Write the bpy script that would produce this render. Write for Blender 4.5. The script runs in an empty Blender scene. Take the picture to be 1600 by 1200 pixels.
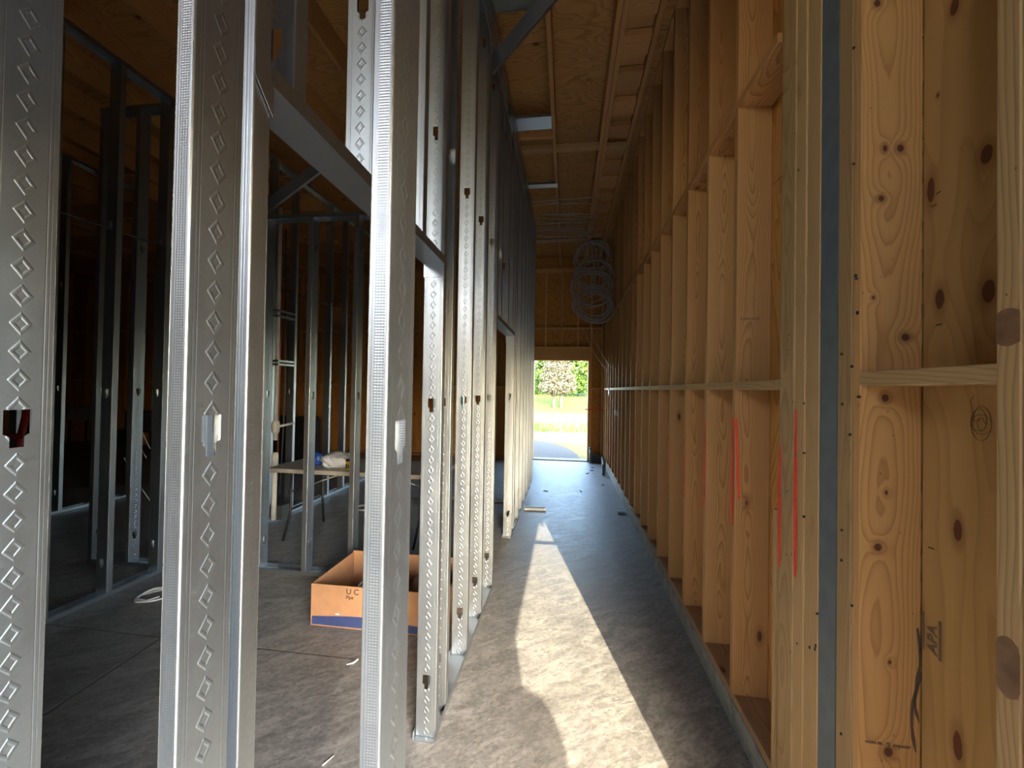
import bpy, bmesh, math, random
from mathutils import Vector, Matrix, noise as mnoise

rng = random.Random(7)
S = bpy.context.scene
COL = S.collection

# ------------------------------------------------------------------ camera
def make_camera():
    yaw, pitch, roll, h = 0.1335, 0.0128, -0.0164, 1.5722
    f = Vector((-math.sin(yaw) * math.cos(pitch), math.cos(yaw) * math.cos(pitch), math.sin(pitch)))
    r = Vector((math.cos(yaw), math.sin(yaw), 0))
    u = r.cross(f)
    r2 = r * math.cos(roll) - u * math.sin(roll)
    u2 = u * math.cos(roll) + r * math.sin(roll)
    cd = bpy.data.cameras.new('camera'); cam = bpy.data.objects.new('camera', cd); COL.objects.link(cam)
    cd.sensor_width = 36; cd.lens = 640.3 / 1600 * 36; cd.clip_start = 0.02; cd.clip_end = 500
    m = Matrix((r2, u2, -f)).transposed().to_4x4(); m.translation = Vector((0, 0, h))
    cam.matrix_world = m
    S.camera = cam
make_camera()

# ------------------------------------------------------------------ world, sun, exposure
SUN_DIR = Vector((-0.217, 0.976, -0.357)).normalized()      # the way the light travels
w = bpy.data.worlds.new('world'); S.world = w; w.use_nodes = True
wn = w.node_tree.nodes; wn.clear()
wo = wn.new('ShaderNodeOutputWorld'); wb = wn.new('ShaderNodeBackground'); sk = wn.new('ShaderNodeTexSky')
sk.sky_type = 'NISHITA'; sk.sun_disc = False; sk.sun_elevation = math.radians(27)
sk.sun_rotation = math.atan2(-SUN_DIR.x, -SUN_DIR.y); sk.air_density = 1.0; sk.dust_density = 2.5
wb.inputs['Strength'].default_value = 2.3
wm = wn.new('ShaderNodeMix'); wm.data_type = 'RGBA'; wm.blend_type = 'MULTIPLY'; wm.inputs[0].default_value = 1.0
wm.inputs[7].default_value = (1.0, 1.0, 0.97, 1)      # warm camera white balance
w.node_tree.links.new(sk.outputs[0], wm.inputs[6]); w.node_tree.links.new(wm.outputs[2], wb.inputs[0]); w.node_tree.links.new(wb.outputs[0], wo.inputs[0])
sl = bpy.data.lights.new('sun', 'SUN'); sun = bpy.data.objects.new('sun', sl); COL.objects.link(sun)
sl.energy = 13.5; sl.color = (1.0, 0.86, 0.62); sl.angle = math.radians(0.3)
sun.rotation_euler = SUN_DIR.to_track_quat('-Z', 'Y').to_euler()
S.view_settings.view_transform = 'Standard'; S.view_settings.look = 'None'
S.view_settings.gamma = 1; S.view_settings.use_curve_mapping = False
S.view_settings.exposure = 1.35
S.cycles.max_bounces = 10; S.cycles.diffuse_bounces = 6; S.cycles.glossy_bounces = 5
S.cycles.sample_clamp_indirect = 6; S.cycles.use_denoising = True
S.cycles.caustics_reflective = True; S.cycles.blur_glossy = 0.6

def portal(name, loc, rot, sx, sy):
    l = bpy.data.lights.new(name, 'AREA'); l.shape = 'RECTANGLE'; l.size = sx; l.size_y = sy
    l.cycles.is_portal = True
    o = bpy.data.objects.new(name, l); COL.objects.link(o); o.location = loc; o.rotation_euler = rot
portal('sky_portal_side', (1.03, -1.5, 1.07), (0, math.radians(90), 0), 2.14, 3.4)      # emits towards -X
portal('sky_portal_rear', (-2.1, -3.82, 3.5), (math.radians(90), 0, 0), 0.8, 1.0)        # emits towards +Y
portal('sky_portal_end', (-0.13, 9.5, 1.1), (math.radians(-90), 0, 0), 1.2, 2.2)        # emits towards -Y

# ------------------------------------------------------------------ node helpers
class NT:
    def __init__(s, name, rough=0.6, metal=0.0, spec=None):
        s.m = bpy.data.materials.new(name); s.m.use_nodes = True
        s.t = s.m.node_tree; s.n = s.t.nodes
        s.b = s.n['Principled BSDF']
        s.b.inputs['Roughness'].default_value = rough; s.b.inputs['Metallic'].default_value = metal
        if spec is not None: s.b.inputs['Specular IOR Level'].default_value = spec
    def link(s, a, b): s.t.links.new(a, b)
    def put(s, sock, v):
        if isinstance(v, (int, float)): sock.default_value = v
        elif isinstance(v, (tuple, list)): sock.default_value = tuple(v) + ((1,) if len(v) == 3 and sock.type == 'RGBA' else ())
        else: s.link(v, sock)
    def math(s, op, a, b=0.0, c=None, clamp=False):
        n = s.n.new('ShaderNodeMath'); n.operation = op; n.use_clamp = clamp
        s.put(n.inputs[0], a); s.put(n.inputs[1], b)
        if c is not None: s.put(n.inputs[2], c)
        return n.outputs[0]
    def vec(s, x, y, z):
        n = s.n.new('ShaderNodeCombineXYZ'); s.put(n.inputs[0], x); s.put(n.inputs[1], y); s.put(n.inputs[2], z); return n.outputs[0]
    def sep(s, v):
        n = s.n.new('ShaderNodeSeparateXYZ'); s.link(v, n.inputs[0]); return n.outputs[0], n.outputs[1], n.outputs[2]
    def obj(s): return s.n.new('ShaderNodeTexCoord').outputs['Object']
    def rand(s): return s.n.new('ShaderNodeObjectInfo').outputs['Random']
    def noise(s, v, scale=5, detail=2, rough=0.5, dist=0.0):
        n = s.n.new('ShaderNodeTexNoise'); s.link(v, n.inputs['Vector'])
        n.inputs['Scale'].default_value = scale; n.inputs['Detail'].default_value = detail
        n.inputs['Roughness'].default_value = rough; n.inputs['Distortion'].default_value = dist
        return n.outputs['Fac']
    def noise1(s, wv, scale=1, detail=2):
        n = s.n.new('ShaderNodeTexNoise'); n.noise_dimensions = '1D'; s.link(wv, n.inputs['W'])
        n.inputs['Scale'].default_value = scale; n.inputs['Detail'].default_value = detail
        return n.outputs['Fac']
    def voro(s, v, scale=5, feature='F1', rnd=1.0):
        n = s.n.new('ShaderNodeTexVoronoi'); n.feature = feature; s.link(v, n.inputs['Vector'])
        n.inputs['Scale'].default_value = scale; n.inputs['Randomness'].default_value = rnd
        return n.outputs['Distance'], (n.outputs['Color'] if feature == 'F1' else None)
    def ramp(s, f, stops, interp='LINEAR'):
        n = s.n.new('ShaderNodeValToRGB'); s.put(n.inputs[0], f); cr = n.color_ramp; cr.interpolation = interp
        while len(cr.elements) > 1: cr.elements.remove(cr.elements[0])
        cr.elements[0].position = stops[0][0]; cr.elements[0].color = tuple(stops[0][1]) + (1,)
        for p, c in stops[1:]:
            e = cr.elements.new(p); e.color = tuple(c) + (1,)
        return n.outputs[0]
    def mix(s, f, a, b, typ='MIX'):
        n = s.n.new('ShaderNodeMix'); n.data_type = 'RGBA'; n.blend_type = typ
        s.put(n.inputs[0], f); s.put(n.inputs[6], a); s.put(n.inputs[7], b); return n.outputs[2]
    def step(s, v, a, b):       # smooth 0..1 between a and b
        n = s.n.new('ShaderNodeMapRange'); n.interpolation_type = 'SMOOTHSTEP'; s.put(n.inputs[0], v)
        n.inputs[1].default_value = a; n.inputs[2].default_value = b; return n.outputs[0]
    def bump(s, hgt, strength=0.3, dist=0.01, prev=None):
        n = s.n.new('ShaderNodeBump'); n.inputs['Strength'].default_value = strength
        n.inputs['Distance'].default_value = dist; s.link(hgt, n.inputs['Height'])
        if prev: s.link(prev, n.inputs['Normal'])
        return n.outputs[0]
    def out(s, color=None, rough=None, normal=None):
        if color is not None: s.put(s.b.inputs['Base Color'], color)
        if rough is not None: s.put(s.b.inputs['Roughness'], rough)
        if normal is not None: s.link(normal, s.b.inputs['Normal'])
        return s.m

def flat(name, col, rough=0.6, metal=0.0, var=0.12):
    k = NT(name, rough, metal)
    f = k.noise(k.obj(), 14, 3)
    a = tuple(max(0, c * (1 - var)) for c in col); b = tuple(min(1, c * (1 + var)) for c in col)
    return k.out(k.ramp(f, [(0.3, a), (0.7, b)]))

def lumber(name, light, dark, knots=None, rings=150.0, redshift=0.5, knotty=0.62, stain=0.0):
    k = NT(name, 0.62, 0, 0.3)
    R = k.rand(); x, y, z = k.sep(k.obj())
    R1 = k.math('FRACT', k.math('MULTIPLY', R, 91.7)); R2 = k.math('FRACT', k.math('MULTIPLY', R, 53.3))
    zo = k.math('MULTIPLY_ADD', R, 300.0, z)
    n1 = k.noise1(zo, 0.55, 1); n2 = k.noise1(k.math('ADD', zo, 77.0), 0.9, 2)
    cx = k.math('ADD', k.math('ADD', x, k.math('MULTIPLY', k.math('SUBTRACT', R1, 0.5), 0.05)), k.math('MULTIPLY', k.math('SUBTRACT', n1, 0.5), 0.06))
    cy = k.math('ADD', k.math('MULTIPLY_ADD', R2, 0.05, 0.035), k.math('ADD', y, k.math('MULTIPLY', k.math('SUBTRACT', n2, 0.5), 0.10)))
    pv = k.vec(k.math('ADD', x, k.math('MULTIPLY', R, 40.0)), y, k.math('MULTIPLY', zo, 0.42))
    kd, kc = k.voro(pv, 5.2)
    kr, kg, kb = k.sep(kc)
    on = k.math('GREATER_THAN', kr, knotty)
    kd2 = k.math('ADD', kd, k.math('MULTIPLY', k.math('SUBTRACT', 1.0, on), 9.0))
    if knots:
        for (kx, kz, kw, kh) in knots:
            dx = k.math('DIVIDE', k.math('SUBTRACT', x, kx), kw); dz = k.math('DIVIDE', k.math('SUBTRACT', z, kz), kh)
            d = k.math('MULTIPLY', k.math('SQRT', k.math('ADD', k.math('MULTIPLY', dx, dx), k.math('MULTIPLY', dz, dz))), 0.06)
            kd2 = k.math('MINIMUM', kd2, d)
    wob = k.math('MULTIPLY', k.math('SUBTRACT', k.noise(k.vec(x, y, k.math('MULTIPLY', zo, 0.15)), 22, 2), 0.5), 0.010)
    swirl = k.math('MULTIPLY', k.math('POWER', 2.718, k.math('MULTIPLY', kd2, -9.0)), 0.030)
    r = k.math('ADD', k.math('ADD', k.math('SQRT', k.math('ADD', k.math('MULTIPLY', cx, cx), k.math('MULTIPLY', cy, cy))), wob), swirl)
    s = k.math('FRACT', k.math('MULTIPLY', r, rings))
    line = k.math('POWER', s, 3.0)
    drop = k.step(s, 0.88, 1.0); line = k.math('MULTIPLY', line, k.math('SUBTRACT', 1.0, drop))
    fine = k.noise(k.vec(k.math('MULTIPLY', x, 160.0), k.math('MULTIPLY', y, 160.0), k.math('MULTIPLY', zo, 3.0)), 1.5, 2)
    big = k.noise(k.vec(x, y, k.math('MULTIPLY', zo, 0.3)), 4, 2)
    red = tuple(a * b for a, b in zip(light, (1.0, 0.84, 0.78)))
    base = k.mix(k.math('MULTIPLY', R1, redshift), light, red)
    vv = k.math('MULTIPLY_ADD', R2, 0.42, 0.76)
    base = k.mix(1.0, base, k.vec(vv, vv, vv), 'MULTIPLY')
    base = k.mix(k.math('MULTIPLY', big, 0.35), base, tuple(c * 0.72 for c in light))
    col = k.mix(k.math('MULTIPLY', line, 1.0), base, dark)
    col = k.mix(k.math('MULTIPLY', fine, 0.22), col, dark)
    hal = k.step(kd2, 0.16, 0.05); col = k.mix(k.math('MULTIPLY', hal, 0.55), col, (0.20, 0.085, 0.03))
    kn = k.step(kd2, 0.062, 0.045); col = k.mix(k.math('MULTIPLY', kn, 0.9), col, (0.075, 0.024, 0.012))
    sp, _ = k.voro(k.vec(k.math('ADD', x, k.math('MULTIPLY', R, 9.0)), y, k.math('MULTIPLY', zo, 0.6)), 26)
    col = k.mix(k.math('MULTIPLY', k.step(sp, 0.06, 0.03), 0.7), col, (0.06, 0.03, 0.02))
    if stain:
        st = k.step(k.noise(k.vec(x, y, k.math('MULTIPLY', zo, 0.5)), 9, 3), 0.55, 0.75)
        col = k.mix(k.math('MULTIPLY', st, stain), col, (0.12, 0.11, 0.10))
    nrm = k.bump(k.math('ADD', k.math('MULTIPLY', line, 0.5), fine), 0.25, 0.0015)
    return k.out(col, None, nrm)

def plywood(name, light, dark, knots=None, freq=26.0, seed=0.0, knotamt=0.72, wave=0.8):
    k = NT(name, 0.68, 0, 0.25)
    R = k.rand(); x, y, z = k.sep(k.obj())
    if knots is None:
        xo = k.math('MULTIPLY_ADD', R, 60.0, x)
    else: xo = x
    v = k.vec(k.math('MULTIPLY', xo, 1.6), k.math('MULTIPLY', y, 1.0), k.math('MULTIPLY', z, 0.40))
    n = k.noise(v, 2.2, 2, 0.45, 0.4)
    s = k.math('FRACT', k.math('MULTIPLY', n, freq))
    line = k.math('MULTIPLY', k.math('POWER', s, 2.2), k.math('SUBTRACT', 1.0, k.step(s, 0.9, 1.0)))
    fine = k.noise(k.vec(k.math('MULTIPLY', xo, 90.0), y, k.math('MULTIPLY', z, 5.0)), 1.5, 2)
    big = k.noise(k.vec(xo, y, k.math('MULTIPLY', z, 0.5)), 3.0, 3)
    kd, kc = k.voro(k.vec(k.math('MULTIPLY', xo, 1.0), 0.0, k.math('MULTIPLY', z, 0.62)), 4.2)
    kr, _, _ = k.sep(kc)
    kd2 = k.math('ADD', kd, k.math('MULTIPLY', k.math('LESS_THAN', kr, knotamt), 9.0))
    if knots:
        kd2 = k.math('ADD', kd2, 9.0)
        for (kx, kz, kw, kh) in knots:
            dx = k.math('DIVIDE', k.math('SUBTRACT', x, kx), kw); dz = k.math('DIVIDE', k.math('SUBTRACT', z, kz), kh)
            d = k.math('MULTIPLY', k.math('SQRT', k.math('ADD', k.math('MULTIPLY', dx, dx), k.math('MULTIPLY', dz, dz))), 0.075)
            kd2 = k.math('MINIMUM', kd2, d)
        kd2 = k.math('ADD', kd2, k.math('MULTIPLY', k.math('SUBTRACT', k.noise(k.obj(), 60, 2), 0.5), 0.02))
    col = k.mix(k.math('MULTIPLY', big, 0.6), light, tuple(c * 0.62 for c in light))
    col = k.mix(k.math('MULTIPLY', line, wave), col, dark)
    col = k.mix(k.math('MULTIPLY', fine, 0.25), col, dark)
    col = k.mix(k.math('MULTIPLY', k.step(kd2, 0.20, 0.07), 0.5), col, (0.19, 0.075, 0.025))
    col = k.mix(k.math('MULTIPLY', k.step(kd2, 0.082, 0.066), 0.92), col, (0.10, 0.030, 0.014))
    return k.out(col, None, k.bump(k.math('ADD', line, fine), 0.2, 0.0015))

def galvanized(name, kind, base=(0.40, 0.445, 0.49), rough=0.27, dirty=0.0):
    k = NT(name, rough, 0.97)
    R = k.rand(); o = k.obj(); x, y, z = k.sep(o)
    zo = k.math('MULTIPLY_ADD', R, 80.0, z)
    sp, spc = k.voro(k.vec(x, y, zo), 170); sr, _, _ = k.sep(spc)
    st = k.noise(k.vec(k.math('MULTIPLY', x, 60.0), k.math('MULTIPLY', y, 60.0), k.math('MULTIPLY', zo, 0.8)), 1.6, 3)
    bl = k.noise(k.vec(x, y, k.math('MULTIPLY', zo, 0.5)), 9, 4, 0.6)
    col = k.mix(k.math('MULTIPLY', sr, 0.22), base, tuple(c * 0.72 for c in base))
    col = k.mix(k.math('MULTIPLY', st, 0.30), col, tuple(c * 0.65 for c in base))
    rg = k.math('ADD', rough + 0.02, k.math('ADD', k.math('MULTIPLY', bl, 0.16), k.math('MULTIPLY', sr, 0.06)))
    if kind == 'web':
        pz = k.math('SUBTRACT', k.math('FRACT', k.math('DIVIDE', z, 0.047)), 0.5)
        px = k.math('ADD', x, 0.046)
        d = k.math('ADD', k.math('DIVIDE', k.math('ABSOLUTE', px), 0.0125), k.math('DIVIDE', k.math('ABSOLUTE', pz), 0.34))
        ring = k.step(k.math('ABSOLUTE', k.math('SUBTRACT', d, 0.9)), 0.42, 0.05)
        near = k.step(k.math('ABSOLUTE', px), 0.016, 0.013)
        ring = k.math('MULTIPLY', k.math('SMOOTH_MIN', ring, 0.9, 0.1), near)
        fold = k.math('ADD', k.step(k.math('ABSOLUTE', k.math('SUBTRACT', k.math('ABSOLUTE', px), 0.031)), 0.0016, 0.0),
                      k.math('MULTIPLY', k.step(k.math('ABSOLUTE', k.math('SUBTRACT', k.math('ABSOLUTE', px), 0.037)), 0.0014, 0.0), 0.6))
        hgt = k.math('ADD', ring, k.math('MULTIPLY', fold, -0.25))
        nb = k.bump(hgt, 0.60, 0.0018)
    elif kind == 'flange':
        r1 = k.math('SINE', k.math('MULTIPLY', y, 1500.0))
        dots = k.math('MULTIPLY', k.math('SINE', k.math('MULTIPLY', z, 1600.0)), k.step(k.math('ABSOLUTE', k.math('SUBTRACT', y, 0.012)), 0.008, 0.006))
        hgt = k.math('ADD', k.math('MULTIPLY', r1, 0.25), k.math('MULTIPLY', dots, 0.45))
        nb = k.bump(hgt, 0.35, 0.0006)
    else:
        nb = None
    wav = k.noise(k.vec(k.math('MULTIPLY', x, 5.0), k.math('MULTIPLY', y, 5.0), k.math('MULTIPLY', zo, 1.3)), 2.0, 2)
    nb = k.bump(wav, 0.25, 0.012, nb)
    return k.out(col, rg, nb)

M = {}
M['web'] = galvanized('galvanized_web', 'web'); M['flange'] = galvanized('galvanized_flange', 'flange', (0.42, 0.455, 0.49), 0.28)
M['zinc'] = galvanized('galvanized_plain', 'plain')
M['stud'] = lumber('spruce_stud', (0.51, 0.295, 0.115), (0.23, 0.10, 0.032), redshift=0.75, knotty=0.5)
M['stud2'] = lumber('pine_plies', (0.48, 0.31, 0.14), (0.25, 0.135, 0.055), stain=0.15, redshift=0.3)
M['dim'] = lumber('roof_lumber', (0.56, 0.31, 0.12), (0.28, 0.125, 0.04))
M['back'] = lumber('brightened_stud', (0.70, 0.40, 0.15), (0.36, 0.17, 0.055))  # albedo raised here and in both plywoods to offset weak far light
M['treated'] = lumber('treated_plate', (0.34, 0.21, 0.11), (0.20, 0.11, 0.05), stain=0.4)
M['ply'] = plywood('orange_plywood', (0.62, 0.32, 0.09), (0.24, 0.09, 0.018))
M['roofply'] = plywood('roof_plywood', (0.54, 0.295, 0.105), (0.24, 0.105, 0.03), knotamt=0.86, freq=22)

def concrete():
    k = NT('concrete_floor', 0.5, 0, 0.5)
    o = k.obj(); x, y, z = k.sep(o)
    rot = k.vec(k.math('ADD', k.math('MULTIPLY', x, 0.8), k.math('MULTIPLY', y, 0.6)), k.math('MULTIPLY', k.math('SUBTRACT', k.math('MULTIPLY', y, 0.8), k.math('MULTIPLY', x, 0.6)), 2.6), 0.0)
    a = k.noise(o, 0.9, 4, 0.6); b = k.noise(rot, 5.5, 6, 0.68, 0.7); c = k.noise(o, 42, 4, 0.7); d = k.noise(rot, 20, 5, 0.7, 0.8)
    col = k.ramp(b, [(0.26, (0.072, 0.070, 0.068)), (0.45, (0.150, 0.147, 0.142)), (0.60, (0.228, 0.223, 0.215)), (0.80, (0.30, 0.294, 0.283))])
    col = k.mix(k.math('MULTIPLY', k.step(d, 0.52, 0.36), 0.68), col, (0.085, 0.08, 0.078))
    col = k.mix(k.math('MULTIPLY', k.step(c, 0.45, 0.66), 0.25), col, (0.40, 0.38, 0.35))
    col = k.mix(k.math('MULTIPLY', k.step(a, 0.48, 0.66), 0.35), col, (0.13, 0.125, 0.12))
    j = k.math('MINIMUM', k.math('ABSOLUTE', k.math('ADD', k.math('ADD', x, 2.3), k.math('MULTIPLY', y, 0.075))), k.math('ABSOLUTE', k.math('SUBTRACT', y, 2.25)))
    jw = k.math('MULTIPLY', k.step(j, 0.009, 0.003), k.math('LESS_THAN', x, -1.2))
    col = k.mix(k.math('MULTIPLY', jw, 0.7), col, (0.07, 0.066, 0.064))
    rg = k.math('MULTIPLY_ADD', b, 0.35, 0.30)
    h = k.math('ADD', k.math('ADD', b, k.math('MULTIPLY', c, 0.25)), k.math('MULTIPLY', jw, -1.0))
    return k.out(col, rg, k.bump(h, 0.35, 0.01))
M['concrete'] = concrete()
k = NT('curb_concrete', 0.8); f = k.noise(k.obj(), 9, 5, 0.7); M['curb'] = k.out(k.ramp(f, [(0.3, (0.13, 0.125, 0.115)), (0.7, (0.33, 0.31, 0.28))]), None, k.bump(f, 0.4, 0.01))
M['steel'] = flat('blue_grey_primer', (0.105, 0.125, 0.135), 0.55, 0.0, 0.18)
M['red'] = flat('red_spray_paint', (0.80, 0.045, 0.015), 0.55)
M['cardboard'] = flat('cardboard', (0.30, 0.155, 0.08), 0.85, 0, 0.08)
M['cardin'] = flat('cardboard_edge', (0.40, 0.22, 0.11), 0.9)
M['blue'] = flat('navy_print', (0.018, 0.032, 0.11), 0.7)
M['ink'] = flat('black_ink', (0.012, 0.011, 0.010), 0.7)
M['bark'] = flat('bark_stain', (0.10, 0.065, 0.04), 0.9)
M['pencil'] = flat('pencil_mark', (0.10, 0.06, 0.035), 0.8)
M['stamp'] = flat('stamp_ink', (0.16, 0.10, 0.05), 0.8)
M['pvc'] = flat('white_pvc', (0.62, 0.61, 0.57), 0.4)
M['copper'] = flat('copper_pipe', (0.35, 0.10, 0.05), 0.4, 0.6)
M['whitecable'] = flat('white_cable', (0.62, 0.62, 0.60), 0.5)
M['cable'] = flat('grey_cable', (0.34, 0.31, 0.29), 0.5)
M['black'] = flat('black_plastic', (0.012, 0.012, 0.013), 0.45)
M['conduit'] = flat('grey_conduit', (0.11, 0.12, 0.12), 0.6)
M['darkgrey'] = flat('dark_grey_plastic', (0.045, 0.048, 0.05), 0.5)
M['greyplastic'] = flat('grey_plastic', (0.30, 0.31, 0.31), 0.5)
M['table'] = flat('table_plastic', (0.27, 0.255, 0.23), 0.5)
M['film'] = flat('plastic_film', (0.42, 0.45, 0.52), 0.3)
M['yellow'] = flat('yellow_plastic', (0.55, 0.36, 0.03), 0.45)
M['bluetape'] = flat('blue_plastic', (0.01, 0.06, 0.35), 0.4)
M['redpaint'] = flat('red_enamel', (0.22, 0.012, 0.01), 0.4)
M['brown'] = flat('brown_reel', (0.11, 0.06, 0.04), 0.7)

# ------------------------------------------------------------------ mesh helpers
class MB:
    def __init__(s): s.v = []; s.f = []; s.mi = []; s.sm = []
    def add(s, vs, fs, mi=0, smooth=False):
        b = len(s.v); s.v += [tuple(v) for v in vs]
        for f in fs: s.f.append(tuple(i + b for i in f)); s.mi.append(mi); s.sm.append(smooth)
    def box(s, a, b, mi=0):
        (x0, y0, z0), (x1, y1, z1) = a, b
        x0, x1 = sorted((x0, x1)); y0, y1 = sorted((y0, y1)); z0, z1 = sorted((z0, z1))
        s.add([(x0, y0, z0), (x1, y0, z0), (x1, y1, z0), (x0, y1, z0), (x0, y0, z1), (x1, y0, z1), (x1, y1, z1), (x0, y1, z1)],
              [(0, 3, 2, 1), (4, 5, 6, 7), (0, 1, 5, 4), (1, 2, 6, 5), (2, 3, 7, 6), (3, 0, 4, 7)], mi)
    def tube(s, pts, r, n=6, mi=0, closed=False, caps=True):
        pts = [Vector(p) for p in pts]; m = len(pts)
        if m < 2: return
        up = Vector((0.13, 0.21, 0.97)); rings = []
        for i, p in enumerate(pts):
            if closed: t = pts[(i + 1) % m] - pts[i - 1]
            else: t = pts[min(i + 1, m - 1)] - pts[max(i - 1, 0)]
            t.normalize()
            a = t.cross(up)
            if a.length < 1e-3: a = t.cross(Vector((1, 0, 0)))
            a.normalize(); up2 = a.cross(t); up = up2
            rr = r[i] if isinstance(r, (list, tuple)) else r
            rings.append([p + a * (math.cos(q * 2 * math.pi / n) * rr) + up2 * (math.sin(q * 2 * math.pi / n) * rr) for q in range(n)])
        vs = [v for g in rings for v in g]; fs = []
        for i in range(m if closed else m - 1):
            j = (i + 1) % m
            for q in range(n): fs.append((i * n + q, i * n + (q + 1) % n, j * n + (q + 1) % n, j * n + q))
        if caps and not closed: fs += [tuple(range(n - 1, -1, -1)), tuple((m - 1) * n + q for q in range(n))]
        s.add(vs, fs, mi, True)
    def mesh(s, name, mats):
        me = bpy.data.meshes.new(name); me.from_pydata(s.v, [], s.f)
        for m in mats: me.materials.append(m)
        me.polygons.foreach_set('material_index', s.mi); me.polygons.foreach_set('use_smooth', s.sm)
        me.update(); return me

def link(name, me, parent=None, loc=(0, 0, 0), rot=(0, 0, 0)):
    o = bpy.data.objects.new(name, me); COL.objects.link(o)
    o.location = loc; o.rotation_euler = rot
    if parent is not None:
        o.parent = parent
    return o
def base(name, loc=(0, 0, 0)):
    return link(name, None, None, loc)
def tag(o, label, cat, group=None, kind=None):
    o['label'] = label; o['category'] = cat
    if group: o['group'] = group
    if kind: o['kind'] = kind
    return o
def struct(name, label, cat, loc=(0, 0, 0)):
    return tag(base(name, loc), label, cat, kind='structure')

BOARD = {}
def board_mesh(wd, th, ln, mat, bev=0.002):
    key = (round(wd, 4), round(th, 4), round(ln, 3), mat.name)
    if key in BOARD: return BOARD[key]
    b = bev if min(wd, th) > 0.02 else 0.0
    m = MB(); x, y = wd / 2, th / 2
    if b:
        pr = [(-x + b, -y), (x - b, -y), (x, -y + b), (x, y - b), (x - b, y), (-x + b, y), (-x, y - b), (-x, -y + b)]
    else: pr = [(-x, -y), (x, -y), (x, y), (-x, y)]
    n = len(pr)
    vs = [(a, c, 0) for a, c in pr] + [(a, c, ln) for a, c in pr]
    m.add(vs, [(i, (i + 1) % n, (i + 1) % n + n, i + n) for i in range(n)] + [tuple(range(n - 1, -1, -1)), tuple(range(n, 2 * n))])
    BOARD[key] = m.mesh('board', [mat]); return BOARD[key]

def board(name, parent, a, b, mat, face='x'):
    """A plank filling the box a..b (world); its long side is local Z, its wide side local X."""
    a = [min(p, q) for p, q in zip(a, b)] if True else a
    return _board(name, parent, a, b, mat)
def _board(name, parent, lo, hi, mat):
    hi = [max(p, q) for p, q in zip(lo, hi)]
    d = [hi[i] - lo[i] for i in range(3)]
    L = max(range(3), key=lambda i: d[i]); rest = [i for i in range(3) if i != L]
    W = max(rest, key=lambda i: d[i]); T = [i for i in rest if i != W][0]
    me = board_mesh(d[W], d[T], d[L], mat)
    ax = [None] * 3
    vz = Vector([1.0 if i == L else 0 for i in range(3)]); vx = Vector([1.0 if i == W else 0 for i in range(3)])
    vy = vz.cross(vx)
    c = Vector([(lo[i] + hi[i]) / 2 for i in range(3)]); c[L] = lo[L]
    o = link(name, me, parent)
    mt = Matrix((vx, vy, vz)).transposed().to_4x4()
    pl = parent.location if parent is not None else Vector((0, 0, 0))
    if parent is not None and parent.parent is not None: pl = pl + parent.parent.location
    mt.translation = c - pl
    o.matrix_basis = mt
    return o

# ------------------------------------------------------------------ floor and ground
fl = MB(); fl.box((-13.2, -3.7, -0.15), (1.06, 9.48, 0.0))
floor = tag(link('floor', fl.mesh('floor', [M['concrete']])), 'mottled grey concrete slab running down the corridor', 'floor', kind='structure')

# ------------------------------------------------------------------ right-hand timber wall
XR, DEP = 0.795, 0.154
XB = XR + DEP
wr = struct('wall_right', 'tall timber stud wall with plywood sheathing along the right of the corridor', 'wall')
Y0, SP, Y1 = 2.074, 0.4064, 9.2
board('curb', wr, (XR, 0.234, 0), (XB + 0.05, Y1, 0.112), M['curb'])
for i in range(3):
    ya = 0.234 + i * 3.0
    board('bottom_plate', wr, (XR + 0.004, ya, 0.112), (XB, min(Y1, ya + 2.995), 0.150), M['treated'])
for ya in (1.70, 4.2, 6.8):
    board('middle_plate', wr, (XR - 0.001, ya, 2.94), (XB, min(Y1, ya + (2.497 if ya < 4 else 2.597)), 2.978), M['stud'])
ys = [Y0 + SP * i for i in range(18)]
for i, y in enumerate(ys):
    if y > Y1 - 0.05: break
    board('stud', wr, (XR, y, 0.150), (XB, y + 0.038, 2.94), M['stud'])
    board('stud', wr, (XR, y, 2.978), (XB, y + 0.038, 4.56), M['stud'])
    ya = 1.700 if i == 0 else ys[i - 1] + 0.038
    board('blocking', wr, (XR, ya, 1.588), (XB - 0.004, y, 1.626), M['stud2'])
board('top_plate', wr, (XR, 0.234, 4.56), (XB, Y1, 4.598), M['dim'])
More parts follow.
